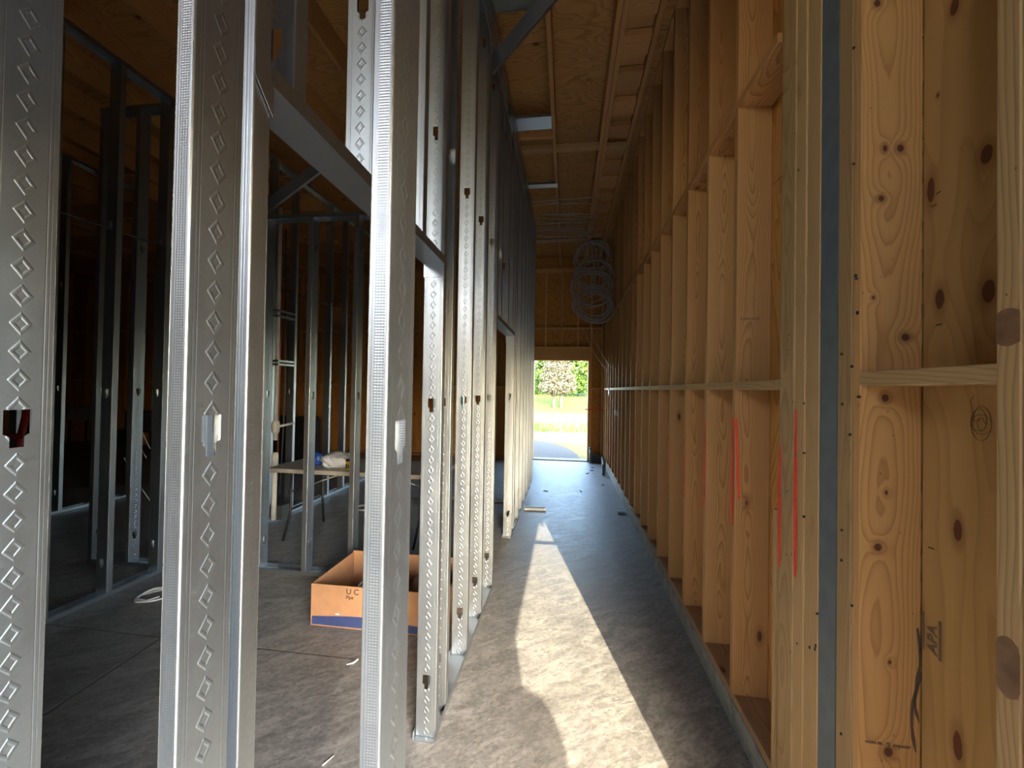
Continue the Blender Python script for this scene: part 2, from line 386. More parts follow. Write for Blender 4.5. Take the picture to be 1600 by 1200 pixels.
# the built-up posts close to the camera
board('cripple', wr, (XR - 0.004, 1.683, 0.150), (XB, 1.700, 1.13), M['stud2'])         # short cripple
def round_post():
    m = MB(); pr = []; y0, y1, x0, x1, r_ = 1.562, 1.682, XR - 0.003, XB, 0.030
    for (cy, cx, a0) in ((y0 + 0.008, x0 + 0.008, 180), (y1 - r_, x0 + r_, 270)):
        rr_ = 0.008 if cy < 1.6 else r_
        for q in range(6):
            an = math.radians(a0 + 90 * q / 5); pr.append((cx + rr_ * math.sin(an) * (1 if a0 == 270 else 1), cy + rr_ * math.cos(an) * (1 if a0 == 270 else 1)))
    pr = [(x0, y0 + 0.004), (x0 + 0.004, y0)] + [(x1, y0), (x1, y1)] + [(x0 + r_ - r_ * math.sin(math.radians(9 * q)), y1 - r_ + r_ * math.cos(math.radians(9 * q))) for q in range(0, 11)]
    cx, cy = (x0 + x1) / 2, (y0 + y1) / 2; n = len(pr)
    vs = [(p[1] - cy, -(p[0] - cx), 0) for p in pr] + [(p[1] - cy, -(p[0] - cx), 4.41) for p in pr]
    m.add(vs, [(i, (i + 1) % n, (i + 1) % n + n, i + n) for i in range(n)] + [tuple(range(n - 1, -1, -1)), tuple(range(n, 2 * n))])
    link('post', m.mesh('post', [M['stud2']]), wr, Vector((cx, cy, 0.150)) - wr.location, (0, 0, math.pi / 2))
round_post()
for a, b, dx in ((1.423, 1.462, 0.0), (1.463, 1.500, 0.003), (1.501, 1.560, -0.001)):
    board('ply', wr, (XR + dx, a, 0.150), (XB, b, 4.56), M['stud2'])
for a, b, dx in ((1.264, 1.274, 0.002), (1.275, 1.334, 0.001)):
    board('ply', wr, (XR + dx, a, 0.150), (XB, b, 4.56), M['stud2'])
KF = [(0.062 - 0.077, 2.251, 0.006, 0.010), (0.100 - 0.077, 2.249, 0.009, 0.011), (0.053 - 0.077, 2.113, 0.008, 0.009), (0.114 - 0.077, 1.731, 0.011, 0.011),
      (0.065 - 0.077, 1.565, 0.010, 0.012), (0.049 - 0.077, 1.159, 0.010, 0.011), (0.069 - 0.077, 1.308, 0.004, 0.006), (0.035 - 0.077, 1.84, 0.004, 0.005),
      (0.077 - 0.077, 0.612, 0.012, 0.014), (0.079 - 0.077, 0.852, 0.004, 0.006), (0.041 - 0.077, 2.657, 0.009, 0.011)]
KF = [(a, b - 0.15, c, d) for a, b, c, d in KF]
M['nearstud'] = lumber('near_stud', (0.53, 0.295, 0.110), (0.33, 0.15, 0.048), KF, 125.0, 0.2, 2.0)
near = board('stud', wr, (XR + 0.002, 1.2425, 0.150), (XB - 0.001, 1.2430, 4.56), M['nearstud'])
bpy.data.objects.remove(near)
me = board_mesh(DEP - 0.004, 0.020, 4.41, M['nearstud'])
near = link('stud', me, wr, (XR + 0.002 + (DEP - 0.004) / 2, 1.253, 0.150))
M['edgestud'] = lumber('edge_stud', (0.48, 0.31, 0.14), (0.25, 0.135, 0.055), None, 110.0, 0.2, 2.0)
es = board('stud', wr, (XR, 0.838, 0.150), (XB, 0.880, 4.56), M['edgestud'])
def edge_knot(z, w_, h_):
    m = MB(); n = 20; vs = [(XR - 0.0006, 0.859 + w_ * math.cos(2 * math.pi * i / n) * (1 + 0.12 * math.sin(3 * i)), z + h_ * math.sin(2 * math.pi * i / n)) for i in range(n)]
    vs = [(x, min(0.879, max(0.839, y)), q) for x, y, q in vs]
    m.add([Vector(v) - wr.location for v in vs + [(XR + 0.002, v[1], v[2]) for v in vs]], [tuple(range(n - 1, -1, -1))] + [(i, (i + 1) % n, n + (i + 1) % n, n + i) for i in range(n)])
    link('knot', m.mesh('knot', [flat('knot_wood', (0.19, 0.095, 0.045), 0.6, 0, 0.5)]), wr)
edge_knot(1.70, 0.030, 0.035); edge_knot(1.085, 0.028, 0.055)
board('stud', wr, (XR + 0.003, 0.797, 0.150), (XB, 0.836, 4.56), M['stud'])
board('stud', wr, (XR, 0.40, 0.150), (XB, 0.438, 4.56), M['stud'])
board('trimmer', wr, (XR, 0.234, 0.0), (XB + 0.05, 0.272, 4.56), M['stud'])
board('blocking', wr, (XR + 0.002, 0.880, 1.598), (XB - 0.002, 1.242, 1.636), M['stud2'])
# unseen globe, bar and pad added to shape the sun patch on the floor
bm_ = bmesh.new(); bmesh.ops.create_icosphere(bm_, subdivisions=3, radius=0.125); me_ = bpy.data.meshes.new('shadow_globe'); bm_.to_mesh(me_); bm_.free(); me_.materials.append(M['greyplastic'])
link('shadow_globe', me_, wr, Vector((1.0, -3.17, 1.82)) - wr.location)  # no real fixture: its shadow bulges into the patch edge
board('shadow_bar', wr, (0.52, 0.335, 1.412), (XR, 0.349, 1.443), M['stud'])  # added out of view to cast the dark band across the patch
board('shadow_pad', wr, (0.985, -0.90, 2.060), (1.0, 0.234, 2.14), M['stud'])  # added under the header to blunt the patch tip
# wide front flange of the blue column
def steel_column():
    t = tag(base('steel_column', (XR + 0.001, 1.338, 0.0)), 'blue-grey painted steel column set between timber plies', 'column')
    m = MB(); m.box((0.001, 0.001, 0.0), (0.007, 0.083, 4.35)); o = link('front_plate', m.mesh('front_plate', [M['steel']]), t)
    for y in (0.001, 0.077):
        m = MB(); m.box((0.007, y, 0.0), (0.15, y + 0.006, 4.35)); link('side_plate', m.mesh('side_plate', [M['steel']]), t)
    return t
steel_column()
# sheathing panels behind the studs
def sheet(parent, o, wd, ln, rot, mat, th=0.012, name='sheathing_panel'):
    me = board_mesh(wd - 0.004, th, ln - 0.004, mat, 0)
    p = link(name, me, parent); p.matrix_basis = Matrix.Translation(Vector(o) - (parent.location if parent else Vector())) @ rot
    return p
RX = Matrix((( 0, -1, 0), (1, 0, 0), (0, 0, 1))).to_4x4()            # local x -> +Y, face to -X
KS = [(1.22, 2.12, 0.011, 0.034), (1.074, 2.132, 0.014, 0.022), (1.193, 1.824, 0.013, 0.026), (1.069, 1.814, 0.015, 0.026),
      (1.142, 1.245, 0.011, 0.026), (1.141, 0.726, 0.012, 0.034), (1.154, 2.552, 0.012, 0.022), (1.20, 2.36, 0.004, 0.006), (1.11, 0.40, 0.013, 0.025)]
KS = [(a - 1.061, b - 0.12, c, d) for a, b, c, d in KS]
M['nearply'] = plywood('pine_plywood', (0.50, 0.29, 0.105), (0.31, 0.155, 0.05), KS, 16.0, 0, 0.7, 0.6)
sheet(wr, (XB + 0.008, 1.061, 0.12), 0.366, 4.46, RX, M['nearply'], name='plywood_panel')
sheet(wr, (XB + 0.008, 0.66, 0.12), 0.43, 4.46, RX, M['ply'], name='plywood_panel')
for i in range(7):
    for z0, ln in ((0.12, 2.44), (2.56, 2.04)):
        sheet(wr, (XB + 0.008, 1.25 + 0.61 + i * 1.22, z0), 1.22, ln, RX, M['ply'], name='plywood_panel')
# outer skin keeps the daylight out of the joints, with the wide opening beside the camera
m = MB(); m.box((XB + 0.02, 0.234, 0.0), (1.0, 9.4, 4.9)); m.box((XB + 0.02, -3.3, 2.14), (1.0, 0.234, 4.9)); m.box((XB + 0.02, -3.75, 0), (1.0, -3.25, 4.9))
m.box((XR, -3.25, 2.14), (XB, 0.234, 2.40))
link('outer_sheathing', m.mesh('outer_sheathing', [M['ply']]), wr)

# marks on the timber
def strip(name, parent, pts, wd, mat, axis):
    """paint or pen line: thin raised ribbon on a face; axis = outward normal"""
    mm = MB(); nrm = Vector(axis)
    P = [Vector(p) for p in pts]; L = []
    for i, p in enumerate(P):
        t = (P[min(i + 1, len(P) - 1)] - P[max(i - 1, 0)]).normalized(); s = nrm.cross(t).normalized()
        ww = wd[i] if isinstance(wd, (list, tuple)) else wd
        L.append((p + s * ww / 2, p - s * ww / 2))
    vs = []
    for a, b in L: vs += [a + nrm * 0.0008, b + nrm * 0.0008, a, b]
    fs = []
    for i in range(len(L) - 1):
        o = i * 4; q = o + 4
        fs += [(o, o + 1, q + 1, q), (o + 2, o, q, q + 2), (o + 1, o + 3, q + 3, q + 1)]
    mm.add([v - parent.location for v in vs], fs)
    return link(name, mm.mesh(name, [mat]), parent)
def spray_mat():
    k = NT('red_overspray', 0.6); k.m.blend_method = 'HASHED' if hasattr(k.m, 'blend_method') else 'OPAQUE'
    x, y, z = k.sep(k.obj())
    n = k.noise(k.vec(k.math('MULTIPLY', x, 1.0), y, k.math('MULTIPLY', z, 0.35)), 260, 3, 0.7); n2 = k.noise(k.obj(), 25, 2)
    a = k.math('MULTIPLY', k.step(n, 0.22, 0.46), k.step(n2, 0.15, 0.36))
    k.link(a, k.b.inputs['Alpha'])
    return k.out((0.85, 0.05, 0.02))
M['spray'] = spray_mat()
def red_line(y, z0, z1, wd=0.012):
    pts = [(XR - 0.0045, y + math.sin(z * 5 + y * 9) * 0.0015, z) for z in [z0 + (z1 - z0) * i / 12 for i in range(13)]]
    ws = [wd * (0.5 + 0.7 * math.sin(math.pi * min(1, 0.12 + i / 13))) for i in range(13)]
    strip('paint_mark', wr, pts, ws, M['spray'], (-1, 0, 0))
red_line(1.650, 0.93, 1.38, 0.016); red_line(1.545, 0.94, 1.52, 0.017)
red_line(2.095, 0.94, 1.46, 0.020); red_line(2.478 + 0.016, 0.90, 1.42, 0.016); red_line(2.90, 0.86, 1.27, 0.012); red_line(3.31, 0.9, 1.26, 0.010)
pts = [(XR + 0.002 + i * 0.0009, Y0 - 0.0008, 1.45 - 0.02 * i) for i in range(20)]
strip('paint_mark', wr, pts, 0.009, M['spray'], (0, -1, 0))
# scribble and grade stamps
pts = []
for i in range(90):
    a = i * 0.30; rr = 0.022 + 0.012 * math.sin(i * 0.11) ; pts.append((XB - 0.0005, 1.088 + math.cos(a) * rr * 0.75 - 0.004, 1.515 + math.sin(a) * rr * (1.25 if i < 50 else 0.7) - i * 0.0001))
pts = [(XB - 0.0005, 1.100, 1.575), (XB - 0.0005, 1.108, 1.562)] + pts
mm = MB(); mm.tube(pts, 0.0006, 4); link('pencil_scribble', mm.mesh('pencil_scribble', [M['pencil']]), wr)
def text(name, body, size, parent, mat, loc, rot, sx=1.0, ext=0.0004):
    c = bpy.data.curves.new(name, 'FONT'); c.body = body; c.size = size; c.extrude = ext; c.offset = 0.0006; c.resolution_u = 2
    c.materials.append(mat); o = bpy.data.objects.new(name, c); COL.objects.link(o)
    bpy.context.view_layer.update()
    me = bpy.data.meshes.new_from_object(o.evaluated_get(bpy.context.evaluated_depsgraph_get())); bpy.data.objects.remove(o)
    o = link(name, me, parent)
    o.location = Vector(loc) - parent.location; o.rotation_euler = rot; o.scale = (sx, 1, 1)
    return o
H = math.pi / 2
st = text('mill_stamp', 'APA', 0.040, wr, M['stamp'], (0, 0, 0), (0, 0, 0), 1.0)
st.matrix_basis = Matrix(((0, 0, -1, XB - 0.0006 - XR * 0), (0, 1, 0, 1.196), (1, 0, 0, 0.905), (0, 0, 0, 1)))
for dz, yy in ((0, 1.188), (0, 1.183), (0, 1.233), (0, 1.238)):
    strip('mill_stamp_line', wr, [(XB - 0.0008, yy, 0.90), (XB - 0.0008, yy, 1.0)], 0.0022, M['stamp'], (-1, 0, 0))
YF = 1.243
text('grade_stamp', '2', 0.020, wr, M['stamp'], (XR + 0.072, YF - 0.0006, 0.623), (H, 0, 0))
text('grade_stamp', 'WWPA SEL', 0.0085, wr, M['stamp'], (XR + 0.020, YF - 0.0006, 0.630), (H, 0, 0))
text('grade_stamp', 'STUD S-DRY', 0.0075, wr, M['stamp'], (XR + 0.088, YF - 0.0006, 0.628), (H, 0, 0))
text('grade_stamp', 'S-DRY-2-HT', 0.016, wr, M['stamp'], (XR + 0.018, Y0 - 0.0006, 1.92), (H, 0, 0), 1.05)
# dark bark stain and nails
for (a, b, c, d) in ((0.142, 0.62, 0.95, 0.010), (0.150, 0.70, 0.90, 0.008)):
    pts = [(XR + a - 0.010 * math.sin(i * 0.6), YF - 0.0003, b + (c - b) * i / 10) for i in range(11)]
    strip('bark_streak', wr, pts, [d * (0.15 + 0.8 * abs(math.sin(i * 1.3))) for i in range(11)], M['bark'], (0, -1, 0))
for (yy, zz, dy) in ((1.20, 1.757, 0.020), (1.214, 2.072, 0.016), (1.20, 2.10, 0.014), (1.22, 1.175, 0.018), (1.0, 1.14, 0.03)):
    if yy < 1.05: continue
    strip('staple', wr, [(XB - 0.0006, yy, zz), (XB - 0.0006, yy - dy, zz + 0.001)], 0.0022, M['ink'], (-1, 0, 0))
mm = MB()
for i in range(34):
    z = rng.uniform(0.5, 2.6); y = rng.choice([1.25, 1.27, 1.31, 1.43, 1.46, 1.5, 1.54, 1.6, 1.57, 0.86]) + rng.uniform(-0.008, 0.008)
    mm.box((XR - 0.0035, y - 0.002, z - 0.002), (XR + 0.004, y + 0.002, z + 0.003 * rng.uniform(1, 2.5)))
nl = link('nail_marks', mm.mesh('nail_marks', [M['ink']]), wr); nl['kind'] = 'stuff'

# small fixtures hung on the timber wall
def xform_box(name, parent, a, b, mat):
    m = MB(); m.box(a, b); o = m.mesh(name, [mat]); return link(name, o, parent)
jb = tag(base('junction_box', (XR - 0.012, 6.87, 1.17)), 'small white electrical box fixed low on far stud', 'electrical box')
xform_box('box_body', jb, (0, 0, 0), (0.05, 0.05, 0.08), M['whitecable']); xform_box('box_rim', jb, (-0.003, -0.002, -0.002), (0, 0.052, 0.082), M['greyplastic'])
tp = MB(); n = 9; vs = []
for i in range(n * 2):
    a = math.pi * i / n; rr = 0.10 if i % 2 == 0 else 0.04
    vs.append((0, math.cos(a) * rr, math.sin(a) * rr))
vs2 = [(0.012, v[1], v[2]) for v in vs]; q = len(vs)
tp.add(vs + vs2, [tuple(range(q)), tuple(range(2 * q - 1, q - 1, -1))] + [(i, (i + 1) % q, q + (i + 1) % q, q + i) for i in range(q)])
tag(link('tape_star', tp.mesh('tape_star', [M['whitecable']]), None, (XR - 0.014, 7.94, 1.56)), 'white taped bundle on blocking strip near back corner', 'tape')

# ------------------------------------------------------------------ metal stud maker
HOLES = [0.246 + 1.2471 * i for i in range(4)]
STUD = {}
def stud_mesh(z0, z1, d=0.0925, fl=0.041, holes=None):
    key = (round(z0, 3), round(z1, 3), round(d, 4), round(fl, 4), holes)
    if key in STUD: return STUD[key]
    m = MB(); r = 0.003; xc = -d / 2
    hs = [(0.0315, 0.018), (-0.008, 0.018), (-0.0135, 0.0095), (-0.0315, 0.0095)]
    xl, xr = -d + r, -r
    cur = z0; prev = None
    hol = [h for h in (holes or HOLES) if z0 + 0.05 < h < z1 - 0.05]
    for h in hol + [None]:
        top = (h - 0.0315) if h else z1
        vs = [(xl, 0, cur)]
        if prev is not None: vs += [(xc - 0.0095, 0, cur) if False else None]
        low = [(xl, 0, cur)] + ([(xc - 0.018, 0, cur), (xc + 0.018, 0, cur)] if prev is not None else []) + [(xr, 0, cur)]
        hi = [(xr, 0, top)] + ([(xc + 0.0095, 0, top), (xc - 0.0095, 0, top)] if h else []) + [(xl, 0, top)]
        poly = low + hi
        m.add(poly, [tuple(range(len(poly)))], 0)
        if h:
            for (za, wa), (zb, wb_) in zip(hs[::-1][:-1], hs[::-1][1:]):
                m.add([(xl, 0, h + za), (xc - wa, 0, h + za), (xc - wb_, 0, h + zb), (xl, 0, h + zb)], [(0, 1, 2, 3)], 0)
                m.add([(xc + wa, 0, h + za), (xr, 0, h + za), (xr, 0, h + zb), (xc + wb_, 0, h + zb)], [(0, 1, 2, 3)], 0)
            cur = h + 0.0315; prev = h
    def run(pts, mi):
        for (a, b) in zip(pts[:-1], pts[1:]):
            m.add([(a[0], a[1], z0), (b[0], b[1], z0), (b[0], b[1], z1), (a[0], a[1], z1)], [(0, 1, 2, 3)], mi)
    for sgn, x0 in ((1, 0.0), (-1, -d)):
        arc = [(x0 - sgn * r * (1 - math.sin(t)), r * (1 - math.cos(t))) for t in [i * math.pi / 8 for i in range(5)]]
        run(arc if sgn > 0 else arc, 1)
        run([(x0, r), (x0, fl - 0.002), (x0 - sgn * 0.002, fl), (x0 - sgn * 0.011, fl)], 1)
    STUD[key] = m.mesh('metal_stud', [M['web'], M['flange']]); return STUD[key]
def mstud(parent, x, y, rot=0.0, z0=0.004, z1=4.33, d=0.0925, fl=0.041, name='metal_stud', holes=None):
    o = link(name, stud_mesh(z0, z1, d, fl, holes), parent, Vector((x, y, 0)) - parent.location, (0, 0, rot))
    md = o.modifiers.new('thickness', 'SOLIDIFY'); md.thickness = 0.0011; md.offset = 0
    return o
def track(parent, a, b, z, up=True, wd=0.097, side=1, lip=0.032, name='track', mat=None):
    """U channel from a to b (x,y) along its corridor-side edge; side=+1: body lies left of the direction of travel."""
    A = Vector((a[0], a[1], 0)); B = Vector((b[0], b[1], 0)); t = (B - A); L = t.length; t.normalize(); nn = Vector((-t.y, t.x, 0)) * side
    s = 1 if up else -1
    pr = [(-0.0015, lip), (-0.0015, 0.0), (wd, 0.0), (wd, lip)]; m = MB()
    for (p, q) in zip(pr[:-1], pr[1:]):
        vs = [A + nn * p[0] + Vector((0, 0, z + s * p[1])), A + nn * q[0] + Vector((0, 0, z + s * q[1])),
              B + nn * q[0] + Vector((0, 0, z + s * q[1])), B + nn * p[0] + Vector((0, 0, z + s * p[1]))]
        m.add([v - parent.location - Vector((0, 0, 0)) for v in vs], [(0, 1, 2, 3)])
    o = link(name, m.mesh(name, [mat or M['zinc']]), parent)
    md = o.modifiers.new('thickness', 'SOLIDIFY'); md.thickness = 0.0011; md.offset = 0
    return o

# ------------------------------------------------------------------ left corridor wall of metal studs
XL = -0.5625
wl = struct('wall_left', 'galvanized steel stud wall with two door openings along the left of the corridor', 'wall')
T = M['zinc']
for y in (0.657, 1.800, 1.955, 2.377, 2.777, 3.20):
    mstud(wl, XL, y)
yy = [4.345, 4.50] + [4.905 + 0.4064 * i for i in range(5)] + [6.95]
for y in yy: mstud(wl, XL, y)
for y, hz in ((0.762, 2.275), (1.115, 2.68), (1.52, 2.72)): mstud(wl, XL, y, z0=2.142, z1=4.33, holes=(hz, hz + 1.2471))
for y in (3.42, 3.83, 4.16): mstud(wl, XL, y, z0=2.142, z1=4.33)
for a, b in ((0.63, 0.72), (1.775, 3.26), (4.30, 7.02)):
    track(wl, (XL, a), (XL, b), 0.002, True, side=1)
track(wl, (XL, 0.64), (XL, 7.02), 4.335, False, side=1, name='top_track')
def header(y0, y1):
    z = 2.140
    track(wl, (XL, y0), (XL, y1), z, True, side=1, lip=0.036, name='door_header')
    for yy_, s in ((y0, -1), (y1, 1)):
        m = MB(); m.add([(XL + 0.001, yy_, z + 0.002), (XL - 0.095, yy_, z + 0.002), (XL - 0.095, yy_, z - 0.062), (XL + 0.001, yy_, z - 0.062)], [(0, 1, 2, 3)])
        o = link('header_tab', m.mesh('header_tab', [M['zinc']]), wl); md = o.modifiers.new('thickness', 'SOLIDIFY'); md.thickness = 0.0012
    m = MB(); m.add([(XL + 0.003, y0 - 0.048, z + 0.040), (XL + 0.003, y0, z + 0.002), (XL + 0.003, y0, z - 0.062), (XL + 0.003, y0 - 0.048, z - 0.012)], [(0, 1, 2, 3)])
    o = link('header_tab', m.mesh('header_tab', [M['flange']]), wl); md = o.modifiers.new('thickness', 'SOLIDIFY'); md.thickness = 0.0012
header(0.702, 1.797); header(3.245, 4.342)
# slip clips under the top track
for y in [2.4, 2.8, 3.2, 3.6, 4.0, 4.4, 4.8, 5.2, 5.6, 6.0, 6.4]:
    m = MB(); m.box((XL + 0.0015, y + 0.005, 4.02), (XL + 0.004, y + 0.36, 4.30)); link('slip_plate', m.mesh('slip_plate', [M['zinc']]), wl)

# ------------------------------------------------------------------ front wall: three studs nearest the camera
wf = struct('wall_front', 'nearest steel studs of the cross wall standing left of the camera', 'wall')
YF0 = 0.522
for x in (-0.239, -0.545, -0.907, -1.31, -1.72, -2.12, -2.53, -2.94):
    mstud(wf, x, YF0 + 0.0925, H, fl=0.029 if x > -1 else 0.041)
track(wf, (-0.20, YF0), (-3.1, YF0), 0.002, True, side=-1, name='bottom_track')
track(wf, (-0.20, YF0), (-3.1, YF0), 4.335, False, side=-1, name='top_track')
BLOCKER = flat('grey_sheet', (0.16, 0.165, 0.17), 0.6, 0, 0.04)
for i in range(10):  # sheets added out of view to block daylight from the left room
    sheet(wf, (-1.06 - 0.61 - 1.22 * i, 0.63, 0), 1.22, 4.6, Matrix.Identity(4), BLOCKER, name='unseen_panel')
# diagonal kickers up to the roof
def channel(name, label, p, q, wd=0.09, lip=0.034, cat='brace', group=None, mat=None):
    P, Q = Vector(p), Vector(q); t = (Q - P).normalized(); L = (Q - P).length
    side = t.cross(Vector((0, 1, 0.2))).normalized(); nn = t.cross(side).normalized()
    lip = -lip; m = MB(); pr = [(-wd / 2, lip), (-wd / 2, 0), (wd / 2, 0), (wd / 2, lip)]
    for a, b in zip(pr[:-1], pr[1:]):
        vs = [side * a[0] + nn * a[1], side * b[0] + nn * b[1], side * b[0] + nn * b[1] + t * L, side * a[0] + nn * a[1] + t * L]
        m.add(vs, [(0, 1, 2, 3)])
    o = link(name, m.mesh(name, [mat or M['zinc']]), None, P); md = o.modifiers.new('thickness', 'SOLIDIFY'); md.thickness = 0.0011
    if label: tag(o, label, cat, group)
    return o
channel('diagonal_brace', 'steel channel brace slanting from stud wall up to the roof', (-0.61, 2.93, 3.93), (0.16, 2.50, 4.34))
for y, z, wd, x1 in ((4.23, 4.345, 0.20, -0.20), (5.55, 4.345, 0.10, -0.165)):
    m = MB(); m.box((XL - 0.03, y - wd / 2, z), (x1, y + wd / 2, z + 0.002)); m.box((XL - 0.03, y - wd / 2 - 0.002, z), (x1, y - wd / 2, z + 0.03))
    o = link('ceiling_track', m.mesh('ceiling_track', [M['zinc']]))
    tag(o, 'wide short steel track crossing to the first rafter' if y < 5 else 'narrow short steel track crossing farther down the roof', 'metal track')
m = MB(); m.box((XL - 0.002, 1.2, 4.336), (-0.205, 2.93, 4.345)); m.box((XL - 0.002, 2.925, 4.336), (-0.205, 2.935, 4.349))
tag(link('duct_panel', m.mesh('duct_panel', [flat('grey_green_sheet', (0.16, 0.175, 0.155), 0.6, 0.3)])), 'grey-green sheet panel under the roof, top of picture', 'panel')

# ------------------------------------------------------------------ roof: sheathing and rafters
cl = struct('ceiling', 'roof deck of brown plywood sheets over timber rafters', 'ceiling')
RYP = Matrix(((0, 0, 1), (1, 0, 0), (0, 1, 0))).to_4x4()             # local z -> X, local x -> Y, local y -> Z
for i in range(-6, 1):
    for j in range(11):
        y = -3.8 + 0.61 + j * 1.22
        x0 = 1.05 - 2.44 + i * 2.44
        off = 1.22 if j % 2 else 0
        sheet(cl, (x0 - off, y, 4.60), 1.22, 2.44, RYP, M['roofply'], 0.014, 'roof_panel')
for j in range(11):
    if j % 2: sheet(cl, (1.05 - 1.22, -3.19 + j * 1.22, 4.60), 1.22, 1.22, RYP, M['roofply'], 0.014, 'roof_panel')
m = MB(); m.box((-13.4, -3.9, 4.615), (1.3, 9.75, 4.75)); link('roof_cover', m.mesh('roof_cover', [M['darkgrey']]), cl)
xs = [-0.18] + [-0.18 - 0.61 * i for i in range(1, 21)]
for x in xs:
    board('rafter', cl, (x - 0.019, -3.7, 4.35), (x + 0.019, 9.2, 4.59), M['dim'])
board('rafter', cl, (0.322, -3.7, 4.37), (0.362, 9.2, 4.59), M['dim'])
board('rafter', cl, (0.364, -3.7, 4.35), (0.406, 9.2, 4.59), M['dim'])
for ya, yb in ((-3.7, 3.87), (3.875, 9.2)): board('rafter', cl, (0.625, ya, 4.35), (0.665, yb, 4.585), M['dim'])
y = 2.55; i = 0
while y < 9.0:
    low = (i % 2 == 0)
    board('blocking', cl, (0.408, y, 4.385 if low else 4.44), (0.623, y + (0.205 if low else 0.165), 4.44 if low else 4.56), M['dim'])
    y += 0.207 if low else 0.167; i += 1
for y, x0, x1 in ((4.70, XL - 0.08, -0.20), (4.70, -0.16, 0.32), (4.72, 0.408, 0.623), (7.62, XL - 0.08, -0.20), (7.62, -0.16, 0.32)):
    board('blocking', cl, (x0, y, 4.352), (x1, y + 0.09, 4.40), M['stud2'])
for x in xs[1:12]:
    for y in (2.2, 4.7, 7.6):
        board('blocking', cl, (x + 0.02, y + 0.3 * math.sin(x * 3), 4.36), (x + 0.59, y + 0.3 * math.sin(x * 3) + 0.04, 4.55), M['dim'])
# ledger boards running across the roof over the left room (seen high on the left)
for y in (5.4, 6.6, 7.9):
    board('joist', cl, (-12.9, y, 4.10), (-3.5, y + 0.04, 4.345), M['dim'])

# ------------------------------------------------------------------ back wall
YB = 9.2
wk = struct('wall_back', 'timber framed back wall with plywood and the open doorway', 'wall')
DX0, DX1, DZ = -0.735, 0.46, 2.235
HZ = 0.012
def bstud(x, z0, z1, name='stud'): board(name, wk, (x - 0.019, YB, z0), (x + 0.019, YB + 0.14, z1), M['back'])
x = 0.76
sx = [0.765] + [0.225 - 0.365 * i for i in range(3)]
for x in (0.225, -0.13, -0.49): bstud(x, 2.54, 4.23)
bstud(DX1 + 0.019, 0.04, 2.54, 'trimmer'); bstud(DX1 + 0.060, 0.04, 4.23); bstud(0.765, 0.04, 4.23)
bstud(DX0 - 0.019, 0.04, 2.54, 'trimmer')
board('door_head', wk, (DX0 - 0.04, YB - 0.004, DZ), (DX1 + 0.04, YB + 0.14, 2.50), M['back'])
board('head_plate', wk, (DX0 - 0.04, YB - 0.002, 2.502), (DX1 + 0.04, YB + 0.14, 2.54), M['back'])
for i in range(30):
    xx = DX0 - 0.06 - 0.4064 * i
    bstud(xx, 0.04, 4.23)
    if i % 1 == 0 and xx > -12.9:
        board('blocking', wk, (xx - 0.386, YB + 0.002, 2.88 if i % 2 else 2.90), (xx - 0.02, YB + 0.12, 2.92 if i % 2 else 2.94), M['back'])
        board('blocking', wk, (xx - 0.386, YB + 0.002, 1.60), (xx - 0.02, YB + 0.12, 1.638), M['back'])
for a, b in ((0.245, 0.50), (-0.11, 0.205), (-0.47, -0.15), (-0.77, -0.51), (0.54, 0.745)):
    board('blocking', wk, (a, YB + 0.002, 2.935), (b, YB + 0.12, 2.973), M['back'])
board('blocking', wk, (0.54, YB + 0.002, 1.60), (0.745, YB + 0.12, 1.638), M['back'])
board('top_plate', wk, (-13.0, YB - 0.002, 4.23), (0.795, YB + 0.14, 4.268), M['back'])
board('top_plate', wk, (-13.0, YB, 4.27), (0.795, YB + 0.14, 4.308), M['back'])
board('bottom_plate', wk, (-13.0, YB, 0.002), (DX0, YB + 0.14, 0.04), M['treated'])
board('bottom_plate', wk, (DX1, YB, 0.002), (0.795, YB + 0.14, 0.04), M['treated'])
RB = Matrix(((1, 0, 0), (0, 1, 0), (0, 0, 1))).to_4x4()
for i in range(10):
    for z0, ln in ((0.0, 2.44), (2.44, 2.15)):
        sheet(wk, (DX0 - 0.61 - 1.22 * i, YB + 0.15, z0), 1.22, ln, RB, M['ply'], name='plywood_panel')
sheet(wk, ((DX0 + DX1) / 2, YB + 0.15, 2.235), DX1 - DX0, 2.36, RB, M['ply'], name='plywood_panel')
sheet(wk, (DX1 + 0.26, YB + 0.15, 0), 0.52, 4.59, RB, M['ply'], name='plywood_panel')
m = MB(); m.box((-13.3, YB + 0.16, 0), (DX0, YB + 0.2, 4.7)); m.box((DX0, YB + 0.16, DZ), (DX1, YB + 0.2, 4.7)); m.box((DX1, YB + 0.16, 0), (1.0, YB + 0.2, 4.7))
link('outer_sheathing', m.mesh('outer_sheathing', [M['ply']]), wk)
strip('paint_mark', wk, [(0.40 + 0.04 * i, YB - 0.005, 1.15 + 0.004 * math.sin(i)) for i in range(12)], 0.022, M['red'], (0, -1, 0))
board('threshold', wk, (DX0, YB + 0.0, 0.0), (DX1, YB + 0.25, 0.02), M['curb'])

